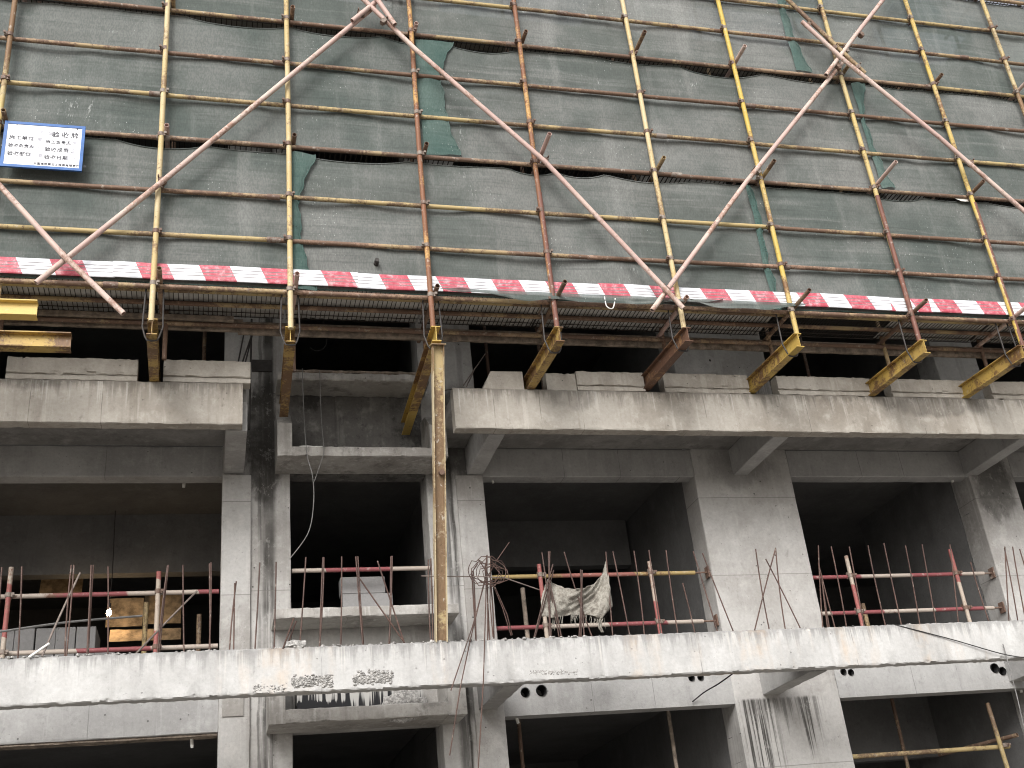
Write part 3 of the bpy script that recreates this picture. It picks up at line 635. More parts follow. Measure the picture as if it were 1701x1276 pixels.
# ------------------------------------------------------------------ striped toe boards, sign
TB = [(-5.6, -1.73, .62), (-1.75, .72, .30), (.70, 3.45, .31), (3.43, 7.15, .31), (7.13, 7.72, .86), (7.70, 12.4, .36)]
TL = ['red and white striped board at the left edge behind the crossed pink braces', 'red and white striped board between the second and third poles', 'red and white striped board crossing the orange rusty pole', 'red and white striped board behind the right hand crossing brace ends', 'short red and white striped board piece left of the right edge', 'red and white striped board reaching the right edge']
for k_, ((a, b, sh), l) in enumerate(zip(TB, TL)):
    random.seed(50+k_); s = MB(); n = int((b-a)/.12)+1
    prof = [(0, .0), (.012, -.006), (.05, -.006), (.058, -.006), (.088, -.008), (.096, -.008), (.128, -.006), (.136, -.006), (.172, -.006), (.185, 0)]
    rows = []
    for i in range(n+1):
        x = a+(b-a)*i/n; dz = .016*noise.noise(Vector((x*.9, k_, 2)))+(.006 if k_ % 2 else 0); ln = .014*noise.noise(Vector((x*1.3, k_, 7)))
        rows.append([(x, .048+y+ln-.02*q/.185*0-(.004 if k_ % 2 else 0), .082+q+dz) for q, y in prof])
    V_ = [[s.bm.verts.new(p) for p in r] for r in rows]
    for ra, rb in zip(V_, V_[1:]):
        for q in range(len(ra)-1):
            s.mi = 1 if q in (2, 4, 6) else 0  # flat strips coloured dark in place of shaded grooves
            s.face([ra[q], ra[q+1], rb[q+1], rb[q]])
    s.mi = 0; back = [[(p[0], p[1]+.010, p[2]) for p in r] for r in rows]; s.grid([r[::-1] for r in back])
    tag(s.build('toe_board', [stripes('striped_board_%s' % ORD[k_], sh), M['groove']], ang=25, recalc=False), l, 'toe board', 'striped toe boards along the scaffold')

sx0, sx1, sz0, sz1 = -2.905, -2.115, 1.295, 1.878
sign = thing('notice_board', 'white notice board with blue border and black Chinese writing', 'sign', ((sx0+sx1)/2, -.05, sz0))
SG = MB(); SG.box(sx0+.03, sx1-.03, -.052, -.036, sz0+.03, sz1-.03); SG.build('board', M['signwhite'], sign, smooth=False)
fr = MB(); fr.box(sx0, sx1, -.058, -.034, sz1-.032, sz1).box(sx0, sx1, -.058, -.034, sz0, sz0+.032).box(sx0, sx0+.032, -.058, -.034, sz0+.032, sz1-.032).box(sx1-.032, sx1, -.058, -.034, sz0+.032, sz1-.032)
fr.build('border', M['blue'], sign, smooth=False)
for px in (.15, .9):
    x = sx0+(sx1-sx0)*px; MB().tube([(x, -.06, sz1-.05), (x, -.02, sz1+.03), (x, .05, sz1+.05)], .004, 6).build('hanging_wire', M['sling'], sign)
def text(body, x, z, size, mat='ink', sp=1.0):
    cu = bpy.data.curves.new('t', 'FONT'); cu.body = body; cu.size = size; cu.extrude = .0008; cu.offset = size*.012; cu.space_character = sp
    o = bpy.data.objects.new('t', cu); C.objects.link(o)
    dg = bpy.context.evaluated_depsgraph_get(); me = bpy.data.meshes.new_from_object(o.evaluated_get(dg)); bpy.data.objects.remove(o)
    if not len(me.vertices): return
    me.transform(Matrix.Translation((x, -.054, z)) @ Matrix.Rotation(R_(90), 4, 'X')); me.materials.clear()
    link('lettering', me, M[mat], sign, smooth=False)
W_, H_ = sx1-sx0, sz1-sz0
def U(u): return sx0+W_*u
def V(v): return sz1-H_*v
text('外架', U(.44), V(.25), .062, 'faintink', 1.5); text('验收牌', U(.59), V(.27), .075, 'ink', 1.5)
text('施工单位', U(.07), V(.39), .058, 'ink', 1.1); text('中 建', U(.33), V(.39), .05, 'faintink'); text('施工负责人', U(.52), V(.43), .048, 'ink', 1.1); text('王 军', U(.77), V(.42), .05, 'faintink')
text('验收负责人', U(.07), V(.56), .048, 'ink', 1.1); text('李 明', U(.33), V(.57), .05, 'faintink'); text('验收成员', U(.52), V(.60), .055, 'ink', 1.15); text('张 陈', U(.77), V(.57), .045, 'faintink'); text('刘 周', U(.76), V(.65), .045, 'faintink')
text('验收部位', U(.07), V(.74), .055, 'ink', 1.1); text('3-5 层', U(.34), V(.74), .05, 'faintink'); text('验收日期', U(.52), V(.77), .055, 'ink', 1.15); text('2018.5', U(.76), V(.77), .045, 'faintink')
text('中国建筑第三工程局有限责任公司', U(.40), V(.915), .032, 'ink', 1.15)

# ------------------------------------------------------------------ cantilevered steel beams
def ibeam(path, h, b, tw, tf, name, mats, label, base, sling=None, tip=True, group='yellow steel beams sticking out under the scaffold'):
    # path: (start, end) of the bottom flange centre line
    p, q = map(Vector, path); d = (q-p).normalized(); sd = d.cross(Vector((0, 0, 1))).normalized(); up = sd.cross(d)
    if up.z < 0: up = -up
    L = (q-p).length; c = (p+q)/2
    t = thing(name, label, 'steel beam', base, group)
    MB().obox(c+up*(h/2), d*(L/2-.002), sd*(tw/2), up*(h/2-tf)).build('web', mats[0], t)
    s = MB(); s.obox(c+up*(tf/2), d*(L/2), sd*(b/2), up*(tf/2)); bmesh.ops.bevel(s.bm, geom=s.bm.edges[:], offset=.002, segments=1, affect='EDGES'); s.build('flange', mats[0], t)
    s = MB(); s.obox(c+up*(h-tf/2), d*(L/2), sd*(b/2), up*(tf/2)); bmesh.ops.bevel(s.bm, geom=s.bm.edges[:], offset=.002, segments=1, affect='EDGES'); s.build('flange', mats[0], t)
    if sling:
        x, y = sling; zt = .06; zb = p.z-.014
        pts = []
        w_ = b/2+.028
        pts = [(x-.075, y+.02, zt), (x-.085, y+.01, zt-.12), (x-w_-.02, y, zb+.16), (x-w_+.01, y-.01, zb+.04), (x-w_*.6, y-.01, zb+.0), (x, y-.01, zb-.006), (x+w_*.6, y-.01, zb+.0), (x+w_-.01, y-.01, zb+.04), (x+w_+.02, y, zb+.16), (x+.09, y+.01, zt-.12), (x+.08, y+.02, zt)]
        MB().tube(pts, .009, 8).build('wire_sling', M['sling'], t)
    return t
H, Bf = .18, .10
data = [(2, -1.345, -1.355, -.598, -.02, 2.3, 'ibeam', 'yellow steel beam at left between two kerb blocks'), (3, .005, .045, -.60, .04, 1.83, 'ibeam', 'yellow steel beam ending on the left fin of the grimy niche'), (4, 1.50, 1.545, -.60, -.07, 2.32, 'ibeam', 'yellow steel beam carried by the tall yellow prop'), (5, 2.83, 2.80, -.60, -.15, 2.3, 'ibeam', 'yellow steel beam resting beside the sloped kerb block'), (6, 4.34, 4.25, -.53, -.12, 2.3, 'ibeam_rust', 'dark brown rusted steel beam right of the centre'), (7, 5.70, 5.62, -.555, -.12, 2.3, 'ibeam', 'yellow steel beam below the bright yellow pole'), (8, 7.33, 7.255, -.59, -.13, 2.3, 'ibeam', 'yellow steel beam second from the right edge'), (9, 8.70, 8.61, -.60, -.10, 2.3, 'ibeam', 'yellow steel beam cut by the right edge'), (10, 10.1, 10.0, -.6, -.12, 2.3, 'ibeam', 'yellow steel beam just past the right edge')]
for i, xa, xb, z, ya, yb, mt, l in data:
    x_ = xa+(xb-xa)*(yb-ya)/1.05 if i not in (3, 4) else xb
    FOOT[i] = z+H
    ibeam(((xa, ya, z), (x_, yb, -.597 if i not in (3,) else -.605)), H, Bf, .008, .012, 'steel_beam', [M[mt]], l, (x_, yb, -.6), (xa, .09))
ibeam(((-5.2, .02, -.452), (-2.415, .02, -.432)), .17, .12, .01, .014, 'steel_beam', [M['ibeam_clean']], 'clean yellow steel beam end lying along the facade at the left edge', (-5.2, .02, -.45), None)
ibeam(((-5.2, .0, -.80), (-2.08, .0, -.79)), .165, .13, .01, .014, 'steel_beam', [M['ibeam']], 'half rusted yellow steel beam end below the clean one at the left edge', (-5.2, 0, -.8), None)
MB().tube([(-2.82, .12, -.6), (-2.80, .12, .05)], .024, 10).build('corner_post', M['pale'], scaffold)

# the tall prop under the fourth beam: an old steel section standing on the whitish beam
pt, pb = Vector((1.515, -.02, -.622)), Vector((1.545, 1.02, -3.485))
pr = thing('steel_prop', 'tall flaking yellow prop leaning from the whitish beam to a steel beam tip', 'prop', pb)
d = (pt-pb).normalized(); sx = Vector((1, 0, 0)); fy = d.cross(sx).normalized(); c_ = (pt+pb)/2; L = (pt-pb).length
n = 40
for sg in (-1, 1):
    rows = [[pb+d*(L*k_/n)+sx*(sg*.056+a*.005+random.uniform(-.0012, .0012))+fy*(b*.045) for a, b in ((-1, -1), (1, -1), (1, 1), (-1, 1), (-1, -1))] for k_ in range(n+1)]
    m_ = MB(); m_.grid(rows); m_.build('flange', M['prop_edge'], pr)
MB().obox(c_, d*(L/2-.01), sx*.051, fy*.006).build('web', M['prop'], pr)
MB().obox(pt+d*.002, d*.006, sx*.075, fy*.075).build('head_plate', M['prop'], pr)
q = at(729, 765, Y=.3)
MB().tube([(1.545, .43, -1.88), (1.545, .36, -1.9)], .028, 10).build('bolt', M['steel'], pr)

# ------------------------------------------------------------------ deck panels under the lowest lift
def deck(x0, x1, z, label, sheet=True, step=.05, wire=.0035, y0=.03, y1=.86, cat='deck panel', grp='mesh deck panels under the netting'):
    t = thing('deck_panel', label, cat, ((x0+x1)/2, (y0+y1)/2, z), grp)
    s = MB(); n = int((x1-x0)/step)
    for k_ in range(n): x = x0+(k_+.5)*step+random.uniform(-.004, .004); s.obox((x, (y0+y1)/2, z), (wire, 0, 0), (0, (y1-y0)/2, 0), (0, 0, wire))
    for y in (y0+.02, y0+.2, y0+.42, y0+.62, y1-.02): s.obox(((x0+x1)/2, y, z-wire*1.6), ((x1-x0)/2, 0, 0), (0, wire, 0), (0, 0, wire))
    s.build('wire_mesh', M['mesh'], t, smooth=False)
    if sheet:
        rows = []
        m_ = int((x1-x0)/.025)
        for j in range(6):
            y = y0+(y1-y0)*j/5; rows.append([(x0+.004+(x1-x0-.008)*i/m_, y, z+.016+.006*math.sin(i*1.7)+.006*noise.noise(Vector((i*.1, y*3, x0)))) for i in range(m_+1)])
        MB().grid(rows).build('cover_sheet', M['sheet'], t)
    return t
random.seed(77)
xs = [-5.4, -2.98, -1.355, 0.0, 1.485, 2.855, 4.36, 5.77, 7.365, 8.80, 10.15, 12]
dl = ['mesh deck panel at the left edge above the clean yellow beam end', 'mesh deck panel behind the lower left crossed braces', 'mesh deck panel between the second and third standing poles', 'mesh deck panel between the third pole and the orange pole', 'mesh deck panel between the orange pole and the next pole', 'mesh deck panel left of the dark rusted steel beam', 'mesh deck panel right of the dark rusted steel beam', 'dark open mesh deck panel right of the bright yellow pole', 'mesh deck panel second from the right edge', 'mesh deck panel at the right edge', 'mesh deck panel beyond the right edge']
for k_, (a, b) in enumerate(zip(xs, xs[1:])): deck(a+.01, b-.01, .142, dl[k_], sheet=(k_ != 7), step=.05 if k_ != 7 else .04, y0=.13)
for z, nm in ((1.89, 'second'), (3.76, 'third'), (5.63, 'fourth')):
    for k_, (a, b, w2) in enumerate(((-5.4, -.2, 'left'), (-.2, 5.0, 'middle'), (5.0, 12, 'right'))): deck(a, b, z+.085, 'dark mesh deck of the %s lift glimpsed in the net gap, %s stretch' % (nm, w2), sheet=False, step=.06, wire=.005, y0=.17)
# timber planks closing the inner edge of the deck
for k_, (a, b, z, l) in enumerate(((-5.4, -.45, .03, 'brown timber plank under the inner deck edge at left'), (-.5, 2.2, -.0, 'grey timber plank under the inner deck edge beside the niche'), (2.15, 5.6, .0, 'grey timber plank under the deck left of the bright yellow pole'), (5.55, 9.0, .0, 'grey timber plank under the deck near the right edge'), (8.95, 12, .0, 'grey timber plank under the deck beyond the right edge'))):
    s = MB(); s.beam('x', a, b, .86+.004*k_, .905+.004*k_, z-.06, z+.09, ch=.005, step=.12, jit=.002, chip=.006)
    tag(s.build('timber_plank', M['timber']), l, 'plank', 'timber planks along the deck edge')
s = MB(); s.beam('x', -5.3, -.55, .70, .745, .005, .06, ch=.004, step=.15, jit=.002); tag(s.build('timber_batten', M['timber']), 'narrow brown timber batten under the deck at left, beside the long plank', 'batten')

# ------------------------------------------------------------------ railings in the window bays
def railing(x0, x1, zs, posts, mat, label, Y=2.44, bracket=None, pm='rail_pale', dz=(0, 0)):
    t = thing('railing', label, 'railing', ((x0+x1)/2, Y, -3.48), 'tube railings in the open bays')
    for k_, z in enumerate(zs):
        MB().tube([(x0, Y, z-dz[k_]), (x1, Y, z+dz[k_])], .026, 12).build('rail', M[mat[k_]], t)
        if bracket:
            bx = bracket; MB().obox((bx, Y, z+dz[k_]), (.008, 0, 0), (0, .05, 0), (0, 0, .07)).tube([(x1-.02, Y, z+dz[k_]), (bx, Y, z+dz[k_])], .012, 8).build('wall_bracket', M['steel'], t)
    for xb, zt_ in posts:
        po = MB().tube([(xb, Y-.055, -3.48), (xb, Y-.055, zt_)], .026, 12, hollow=True).build('post', M[pm], t)
        for z in zs: coupler((xb, Y-.055, z), po)
    return t
YR = 2.44
a1, a2 = at(19, 943, Y=YR-.05), at(264, 950, Y=YR-.05)
railing(-4.48, -.64, (-2.475, -3.085), [(a1.x, a1.z), (a2.x, a2.z)], ('rail', 'rail'), 'red and white tube railing in the left bay in front of stacked blocks')
zc = at(610, 946, Y=YR).z
railing(.16, 1.755, (zc,), [], ('rail',), 'single red tube rail across the narrow window bay')
b1, b2 = at(895, 938, Y=YR-.05), at(1078, 933, Y=YR-.05)
railing(2.49, 5.1, (at(1000, 955, Y=YR).z, at(1000, 1038, Y=YR).z), [(b1.x, b1.z), (b2.x, b2.z)], ('rail_yellow', 'rail'), 'yellow and red tube railing behind the hanging rag', bracket=5.27)
c1, c2 = at(1405, 924, Y=YR-.05), at(1577, 913, Y=YR-.05)
railing(6.69, 9.25, (at(1500, 956, Y=YR).z, at(1500, 1015, Y=YR).z), [(c1.x, c1.z), (c2.x, c2.z)], ('rail', 'rail'), 'red and white tube railing in the right bay beside the pier', bracket=9.38)
# lower storey railing at right bottom
t = thing('railing', 'rusty yellowish tube railing in the ground floor bay at lower right', 'railing', (8.0, 2.6, -ZO+.06), 'tube railings in the open bays')
pa, pb_ = at(1405, 1258, Y=2.62), at(1676, 1240, Y=2.62)
MB().tube([pa, pb_], .028, 12).build('rail', M['ledger2'], t)
pa, pb_ = at(1640, 1168, Y=2.56), at(1690, 1290, Y=2.56); po = MB().tube([(pb_.x, 2.56, -ZO+.06), pa], .028, 12, hollow=True).build('post', M['ledger2'], t); coupler(at(1668, 1238, Y=2.58), po)
pa, pb_ = at(1560, 1254, Y=3.6), at(1690, 1221, Y=2.5); MB().tube([pa, pb_], .026, 12, hollow=True).build('rail', M['ledger3'], t)

# leftover timber and pipe stubs inside the bays
for px, py, px2, Y, mt, l in ((243, 1001, 238, 3.2, 'ledger2', 'short yellowish pipe stub standing in the left bay left of the pale railing post'), (331, 1021, 329, 3.4, 'ledger3', 'short dark pipe stub standing in the left bay near the column'), (868, 977, 878, 2.9, 'timber', 'short brown post beside the rag in the wide bay'), (1433, 1003, 1444, 2.8, 'ledger2', 'short pale post inside the right bay')):
    p_ = at(px, py, Y=Y); tag(MB().tube([(p_.x, Y, -3.48), p_], .028, 10, hollow=True).build('pipe_stub', M[mt]), l, 'pipe')
for px, py, Y, z0, z1, mt, l in ((858, 1190, 3.2, -ZO+.06, -3.64, 'ledger3', 'grey steel pipe prop standing in the ground floor bay below the round holes'), (1108, 1185, 3.0, -ZO+.06, -3.64, 'timber', 'dark prop in the ground floor bay left of the wide pier'), (1480, 1165, 3.4, -ZO+.06, -3.64, 'ledger3', 'dark prop in the ground floor bay at lower right'), (806, 575, 3.0, -.6, 2.12, 'steel', 'grey pipe prop behind the sloped kerb block'), (893, 570, 2.9, -.6, 2.12, 'steel', 'thin grey pipe prop behind the yellow beam near the sloped kerb'), (338, 570, 3.0, -.6, 2.12, 'ledger3', 'dark pipe prop in the upper left opening'), (1337, 600, 2.9, -.6, 2.12, 'steel', 'grey pipe prop right of the bright yellow pole\'s steel beam'), (415, 560, 2.2, -.6, .9, 'sling', 'dark steel rod leaning on the upper column')):
    p_ = at(px, py, Y=Y); tag(MB().tube([(p_.x, Y, z0), (p_.x+.02, Y, z1)], .024 if mt != 'sling' else .012, 10).build('pipe_prop' if mt != 'sling' else 'steel_rod', M[mt]), l, 'prop' if mt != 'sling' else 'rod')

# ------------------------------------------------------------------ aerated concrete blocks
def block(x, y, z, sx_, sy_, sz_, label, rz=0, grp='grey aerated blocks stacked in the left bay'):
    s = MB(); s.box(-sx_/2, sx_/2, -sy_/2, sy_/2, 0, sz_); bmesh.ops.bevel(s.bm, geom=s.bm.edges[:], offset=.005, segments=1, affect='EDGES')
    bmesh.ops.rotate(s.bm, verts=s.bm.verts[:], cent=(0, 0, 0), matrix=Matrix.Rotation(rz, 3, 'Z')); bmesh.ops.translate(s.bm, verts=s.bm.verts[:], vec=(x, y, z))
    o = s.build('aerated_block', M['aac']); tag(o, label, 'block', grp)
random.seed(4)
YK = 3.15
xR = at(160, 1045, Y=YK).x; ztop = at(130, 1041, Y=YK).z
nrow = max(2, round((ztop+3.48)/.25)); hb = (ztop+3.48)/nrow
rown = ['lowest', 'second lowest', 'middle', 'upper']
for r in range(nrow):
    top_ = r == nrow-1
    nb = 6 if top_ else 7
    for k_ in range(nb):
        x = xR-.105-(k_ if top_ else k_-1)*.215+random.uniform(-.006, .006)
        rr = 'top row' if top_ else 'second row' if r == nrow-2 else 'hidden bottom row'
        block(x, YK+.3+random.uniform(-.01, .01), -3.48+r*hb, .205, .60, hb-.004, "grey block in the left bay pile's %s, %s from its right end" % (rr, ORD[k_]))
# stack behind the narrow window's sill
ys = 2.75; xa, xb = at(566, 980, Y=ys-.1).x, at(640, 980, Y=ys-.1).x; zt_ = at(640, 957, Y=ys-.1).z
hb = .24; n_ = int((zt_+3.48)/hb)+1; hb = (zt_+3.48)/n_
for r in range(n_):
    block((xa+xb)/2+(.05 if r == n_-2 else 0), ys, -3.48+r*hb, (xb-xa)*(1 if r == n_-1 else 1.12), .2, hb-.003, ['lowest hidden grey block under the narrow window', 'grey block below sill height in the narrow window', 'grey block just above the sill of the narrow window', 'topmost grey block in the narrow window', 'top grey block in the narrow window'][min(r+max(0, 4-n_), 4)] if r else 'lowest hidden grey block behind the sill of the narrow window', 0, 'grey blocks stacked behind the narrow window sill')

# boards and props of formwork at the back of the left room
for k_, (p0, p1, Y, l) in enumerate((((68, 948), (135, 988), 5.6, 'brown plywood sheet standing high at the back of the left bay'), ((178, 990), (236, 1040), 5.2, 'stained plywood sheet at the back of the left bay right of the blocks'), ((240, 985), (300, 1035), 5.35, 'brown plywood sheet at the back of the left bay near the column'), ((182, 1042), (300, 1062), 4.6, 'low plywood sheet lying behind the blocks in the left bay'))):
    u0, u1 = at(*p0, Y=Y), at(*p1, Y=Y); s = MB(); s.prof([(Y, u1.z), (Y+.018, u1.z), (Y+.15, u0.z), (Y+.132, u0.z)], 'x', u0.x, u1.x, .1, .004, .01)
    tag(s.build('plywood_sheet', M['plywood']), l, 'plywood', 'formwork boards in the left room')

k = N('glowing_bulb', .4); k.b.inputs['Emission Color'].default_value = (1, .72, .42, 1); k.b.inputs['Emission Strength'].default_value = 150; M['bulb'] = k.done((.9, .85, .7))
lp = at(181, 1018, Y=4.45)
t = thing('standin_bulb', 'added bulb standing in for warm light through the rear boards of the left bay', 'added_light', lp)  # added bulb, stands in for warm light patches seen through the rear boards
b_ = MB(); vs = bmesh.ops.create_uvsphere(b_.bm, u_segments=14, v_segments=10, radius=.032)['verts']
for v in vs: v.co = Vector((v.co.x, v.co.y, v.co.z*1.35))+lp
b_.build('bulb', M['bulb'], t)
MB().tube([lp+Vector((0, 0, .055)), lp+Vector((0, 0, .12))], .022, 10).build('socket', M['sling'], t)
MB().tube([lp+Vector((0, 0, .12)), lp+Vector((.01, .02, .5)), lp+Vector((0, 0, -.752-lp.z))], .006, 6).build('cord', M['sling'], t)

# ------------------------------------------------------------------ starter bars on the lower beam
def rods(scale, ox, oy, lst):
    return [((x0/scale+ox, y0/scale+oy), (x1/scale+ox, y1/scale+oy)) for x0, y0, x1, y1 in lst]
SETS = [
 ('in the left bay', rods(2.572, 0, 780, [(8, 418, -6, 760), (93, 415, 78, 795), (305, 408, 277, 800), (316, 408, 284, 795), (390, 408, 373, 795), (399, 408, 376, 795), (462, 415, 462, 790), (720, 408, 680, 785), (716, 410, 672, 785), (782, 408, 787, 782), (902, 398, 893, 780), (895, 402, 897, 780)])),
 ('in front of the stained column', rods(2.572, 0, 780, [(1010, 478, 980, 772), (1003, 485, 998, 772), (1110, 398, 1088, 768), (1180, 395, 1170, 768)])),
 ('below the narrow window sill', rods(2.572, 0, 780, [(1307, 375, 1278, 752), (1380, 375, 1367, 757), (1384, 376, 1364, 757), (1460, 372, 1455, 757)])+rods(2.572, 560, 780, [(80, 372, 110, 742), (89, 372, 113, 742), (235, 370, 218, 738), (230, 372, 222, 738), (390, 385, 400, 730), (400, 378, 408, 730)])),
 ('left of the wire tangle', rods(2.572, 560, 780, [(575, 435, 595, 722), (582, 435, 590, 722), (640, 440, 640, 720), (655, 470, 670, 715), (640, 365, 650, 718)])),
 ('beside the hanging rag', rods(2.572, 560, 780, [(875, 355, 912, 700), (903, 350, 905, 700), (909, 350, 902, 700), (922, 405, 830, 705), (925, 430, 838, 705), (905, 470, 955, 705), (900, 480, 950, 708), (970, 352, 1095, 700), (1043, 430, 1025, 697), (1040, 428, 1050, 698), (1047, 430, 1035, 698)])),
 ('right of the hanging rag', rods(2.572, 560, 780, [(1148, 352, 1175, 697), (1178, 350, 1245, 697), (1268, 348, 1312, 695), (1332, 345, 1380, 692), (1405, 345, 1455, 692)])+rods(2.572, 1130, 780, [(10, 485, 65, 690)])),
 ('in front of the wide pier', rods(2.572, 1130, 780, [(55, 350, 155, 688), (95, 358, 228, 688), (322, 340, 380, 680), (408, 335, 307, 682), (408, 340, 450, 677), (365, 382, 523, 674)])),
 ('in the right bay', rods(2.572, 1130, 780, [(590, 325, 603, 667), (590, 400, 660, 667), (600, 440, 640, 667), (606, 480, 622, 667), (645, 330, 705, 667), (722, 330, 790, 667), (802, 325, 870, 664), (870, 315, 940, 662), (962, 325, 1025, 657), (1033, 320, 1095, 652), (1152, 320, 1178, 647), (1240, 395, 1318, 645)])),
 ('at the right edge', rods(2.572, 1130, 780, [(1387, 330, 1395, 640), (1385, 335, 1440, 642), (1420, 330, 1470, 640), (1450, 340, 1530, 640)])),
]
random.seed(9)
for where, lst in SETS:
    lst = sorted(lst, key=lambda r: r[1][0])
    for k_, (a, b) in enumerate(lst):
        top = at(*a, Y=1.07+random.uniform(-.025, .03)); bt = at(*b, Y=1.07); bt = Vector((bt.x, 1.07+random.uniform(-.03, .03), -3.52))
        mid = (top+bt)/2+Vector((random.uniform(-.018, .018), random.uniform(-.03, .02), 0))
        n_ = 8; pts = []
        for j in range(n_+1): t_ = j/n_; pts.append(bt*(1-t_)**2+mid*2*t_*(1-t_)+top*t_**2)
        o = MB().tube(pts, .0075, 7).build('starter_bar', M['rebar'])
        tag(o, 'rusty bar %s, %s from the left' % (where, ORD[k_]), 'rebar', 'rusty starter bars on the whitish beam')
# loose rods leaning or lying across
def rod(pts, r, mat, name, label, cat, n=14, group=None):
    pts = [Vector(p) for p in pts]; out = []
    P_ = [pts[0]]+pts+[pts[-1]]
    for k_ in range(1, len(P_)-2):
        for j in range(n):
            t_ = j/n; p0, p1, p2, p3 = P_[k_-1:k_+3]
            out.append(.5*((2*p1)+(-p0+p2)*t_+(2*p0-5*p1+4*p2-p3)*t_*t_+(-p0+3*p1-3*p2+p3)*t_**3))
    out.append(pts[-1]); return tag(MB().tube(out, r, 7).build(name, mat), label, cat, group)
Z3 = lambda px, py, Y: at(px, py, Y=Y)
rod([Z3(133, 952, 1.35), Z3(100, 1022, 1.1), Z3(70, 1090, .99)], .010, M['wire'], 'loose_rod', 'grey rod leaning against the beam in front of the block pile', 'rod')
rod([Z3(82, 1069, 1.0), Z3(48, 1092, .98)], .012, M['pvc'], 'loose_rod', 'short whitish rod lying on the beam at left', 'rod')
rod([Z3(327, 982, 2.2), Z3(270, 1040, 1.6), Z3(226, 1086, 1.1)], .010, M['wire'], 'loose_rod', 'pale rod leaning out of the left bay near the column', 'rod')
rod([Z3(-10, 1051, 1.3), Z3(110, 1034, 1.6), Z3(236, 1023, 2.0)], .012, M['cable'], 'loose_rod', 'pale rod lying sideways across the left bay above the blocks', 'rod')
rod([Z3(593, 955, 1.02), Z3(672, 1068, 1.02)], .008, M['rebar'], 'loose_rod', 'thin rod slanting right below the narrow window sill', 'rod')
rod([Z3(627, 932, 1.05), Z3(671, 1066, 1.02)], .008, M['rebar'], 'loose_rod', 'thin rod crossing the slanting one below the narrow window', 'rod')
rod([Z3(488, 1027, 1.04), Z3(470, 1078, 1.0)], .009, M['rebar'], 'loose_rod', 'short leaning rod by the lump of concrete, left one', 'rod')
rod([Z3(492, 1032, 1.1), Z3(475, 1078, 1.05)], .009, M['rebar'], 'loose_rod', 'short leaning rod by the lump of concrete, right one', 'rod')
# the tangle of bent wire
random.seed(12)
tangle = thing('wire_tangle', 'tangled bundle of rusty wire hoops with long ends hanging over the whitish beam', 'wire tangle', Z3(812, 955, 1.0))
ctr = Z3(813, 955, .99)
for k_ in range(6):
    r_ = random.uniform(.12, .21); th = random.uniform(0, 3.1); tilt = random.uniform(-1, 1); cc = ctr+Vector((random.uniform(-.07, .07), random.uniform(-.05, .04), random.uniform(-.05, .05)))
    sides = random.choice((5, 6, 20)); pts = []
    for j in range(sides+2):
        an = 2*math.pi*j/sides+th; v = Vector((math.cos(an)*r_, math.sin(an)*r_*.35*tilt, math.sin(an)*r_*random.uniform(.6, .95))); pts.append(cc+v)
    MB().tube(pts, .0045, 6).build('hoop', M['rebar'], tangle)
for pts in ([Z3(846, 901, 1.05), Z3(826, 930, 1.0), Z3(806, 965, 1.0), Z3(785, 1040, .97), Z3(749, 1147, .94)], [Z3(806, 935, 1.0), Z3(806, 960, 1.0), Z3(782, 1060, .96), Z3(765, 1140, .9), Z3(747, 1255, .86)], [Z3(808, 925, 1.02), Z3(807, 1000, .99), Z3(803, 1130, .94), Z3(799, 1200, .9), Z3(794, 1285, .88)], [Z3(700, 957, .9), Z3(800, 958, .98), Z3(838, 960, 1.05), Z3(896, 980, 1.2)], [Z3(795, 930, 1.0), Z3(812, 955, 1.0), Z3(835, 1010, 1.05), Z3(849, 1056, 1.08)], [Z3(815, 925, 1.0), Z3(814, 1000, 1.03), Z3(819, 1058, 1.06)], [Z3(822, 975, 1.0), Z3(842, 1020, 1.05), Z3(851, 1055, 1.08)]):
    MB().tube(pts, .006, 6).build('wire_end', M['rebar' if pts[0].y > .95 else 'wire'], tangle)

# ------------------------------------------------------------------ hanging rag
def S2(x, y): return (x/4.725+860, y/4.725+880)
topc = [(238, 388), (275, 418), (350, 450), (440, 466), (520, 458), (600, 425), (660, 355), (693, 240)]
botc = [(185, 672), (255, 694), (320, 690), (410, 668), (495, 668), (585, 672), (660, 700), (748, 600)]
def interp(c, u):
    t = u*(len(c)-1); i = min(int(t), len(c)-2); f = t-i; return (c[i][0]+(c[i+1][0]-c[i][0])*f, c[i][1]+(c[i+1][1]-c[i][1])*f)
rag = thing('hanging_rag', 'dirty grey torn rag slung between rusty bars on the whitish beam', 'rag', Z3(962, 1010, 1.1))
rows = []; nu, nv = 56, 22
for i in range(nu+1):
    u = i/nu; r = []
    for j in range(nv+1):
        v = j/nv; a, b = interp(topc, u), interp(botc, u)
        x, y = a[0]+(b[0]-a[0])*v, a[1]+(b[1]-a[1])*v
        if u < .12: x -= 40*(1-u/.12)*math.sin(v*3.14)*.6
        fold = (abs(math.sin((u*1.35+v*.9)*15))-.5)*.05*max(0, math.sin(math.pi*min(1, max(0, (u-.30)/.66))))*(1-.5*v)+(abs(math.sin(u*26+v*5))-.5)*.012
        Y = 1.10+.035*math.sin(u*9+v*4)+fold+.02*noise.noise(Vector((u*8, v*6, 2)))
        r.append(Z3(*S2(x+6*noise.noise(Vector((u*20, v*9, 1))), y+8*noise.noise(Vector((u*17, 4, v*5)))), Y))
    rows.append(r)
s = MB(); s.grid(rows); ro = s.build('cloth', M['rag'], rag, ang=180)
md = ro.modifiers.new('thick', 'SOLIDIFY'); md.thickness = .004
rows = []
for i in range(9):                                              # torn tail
    u = i/8; rows.append([Z3(*S2(640+34*(j/5-.5)*(1-.3*u)*2*.5+8*math.sin(u*7)+u*20, 655+150*u), 1.09+.02*math.sin(j*2+u*5)) for j in range(6)])
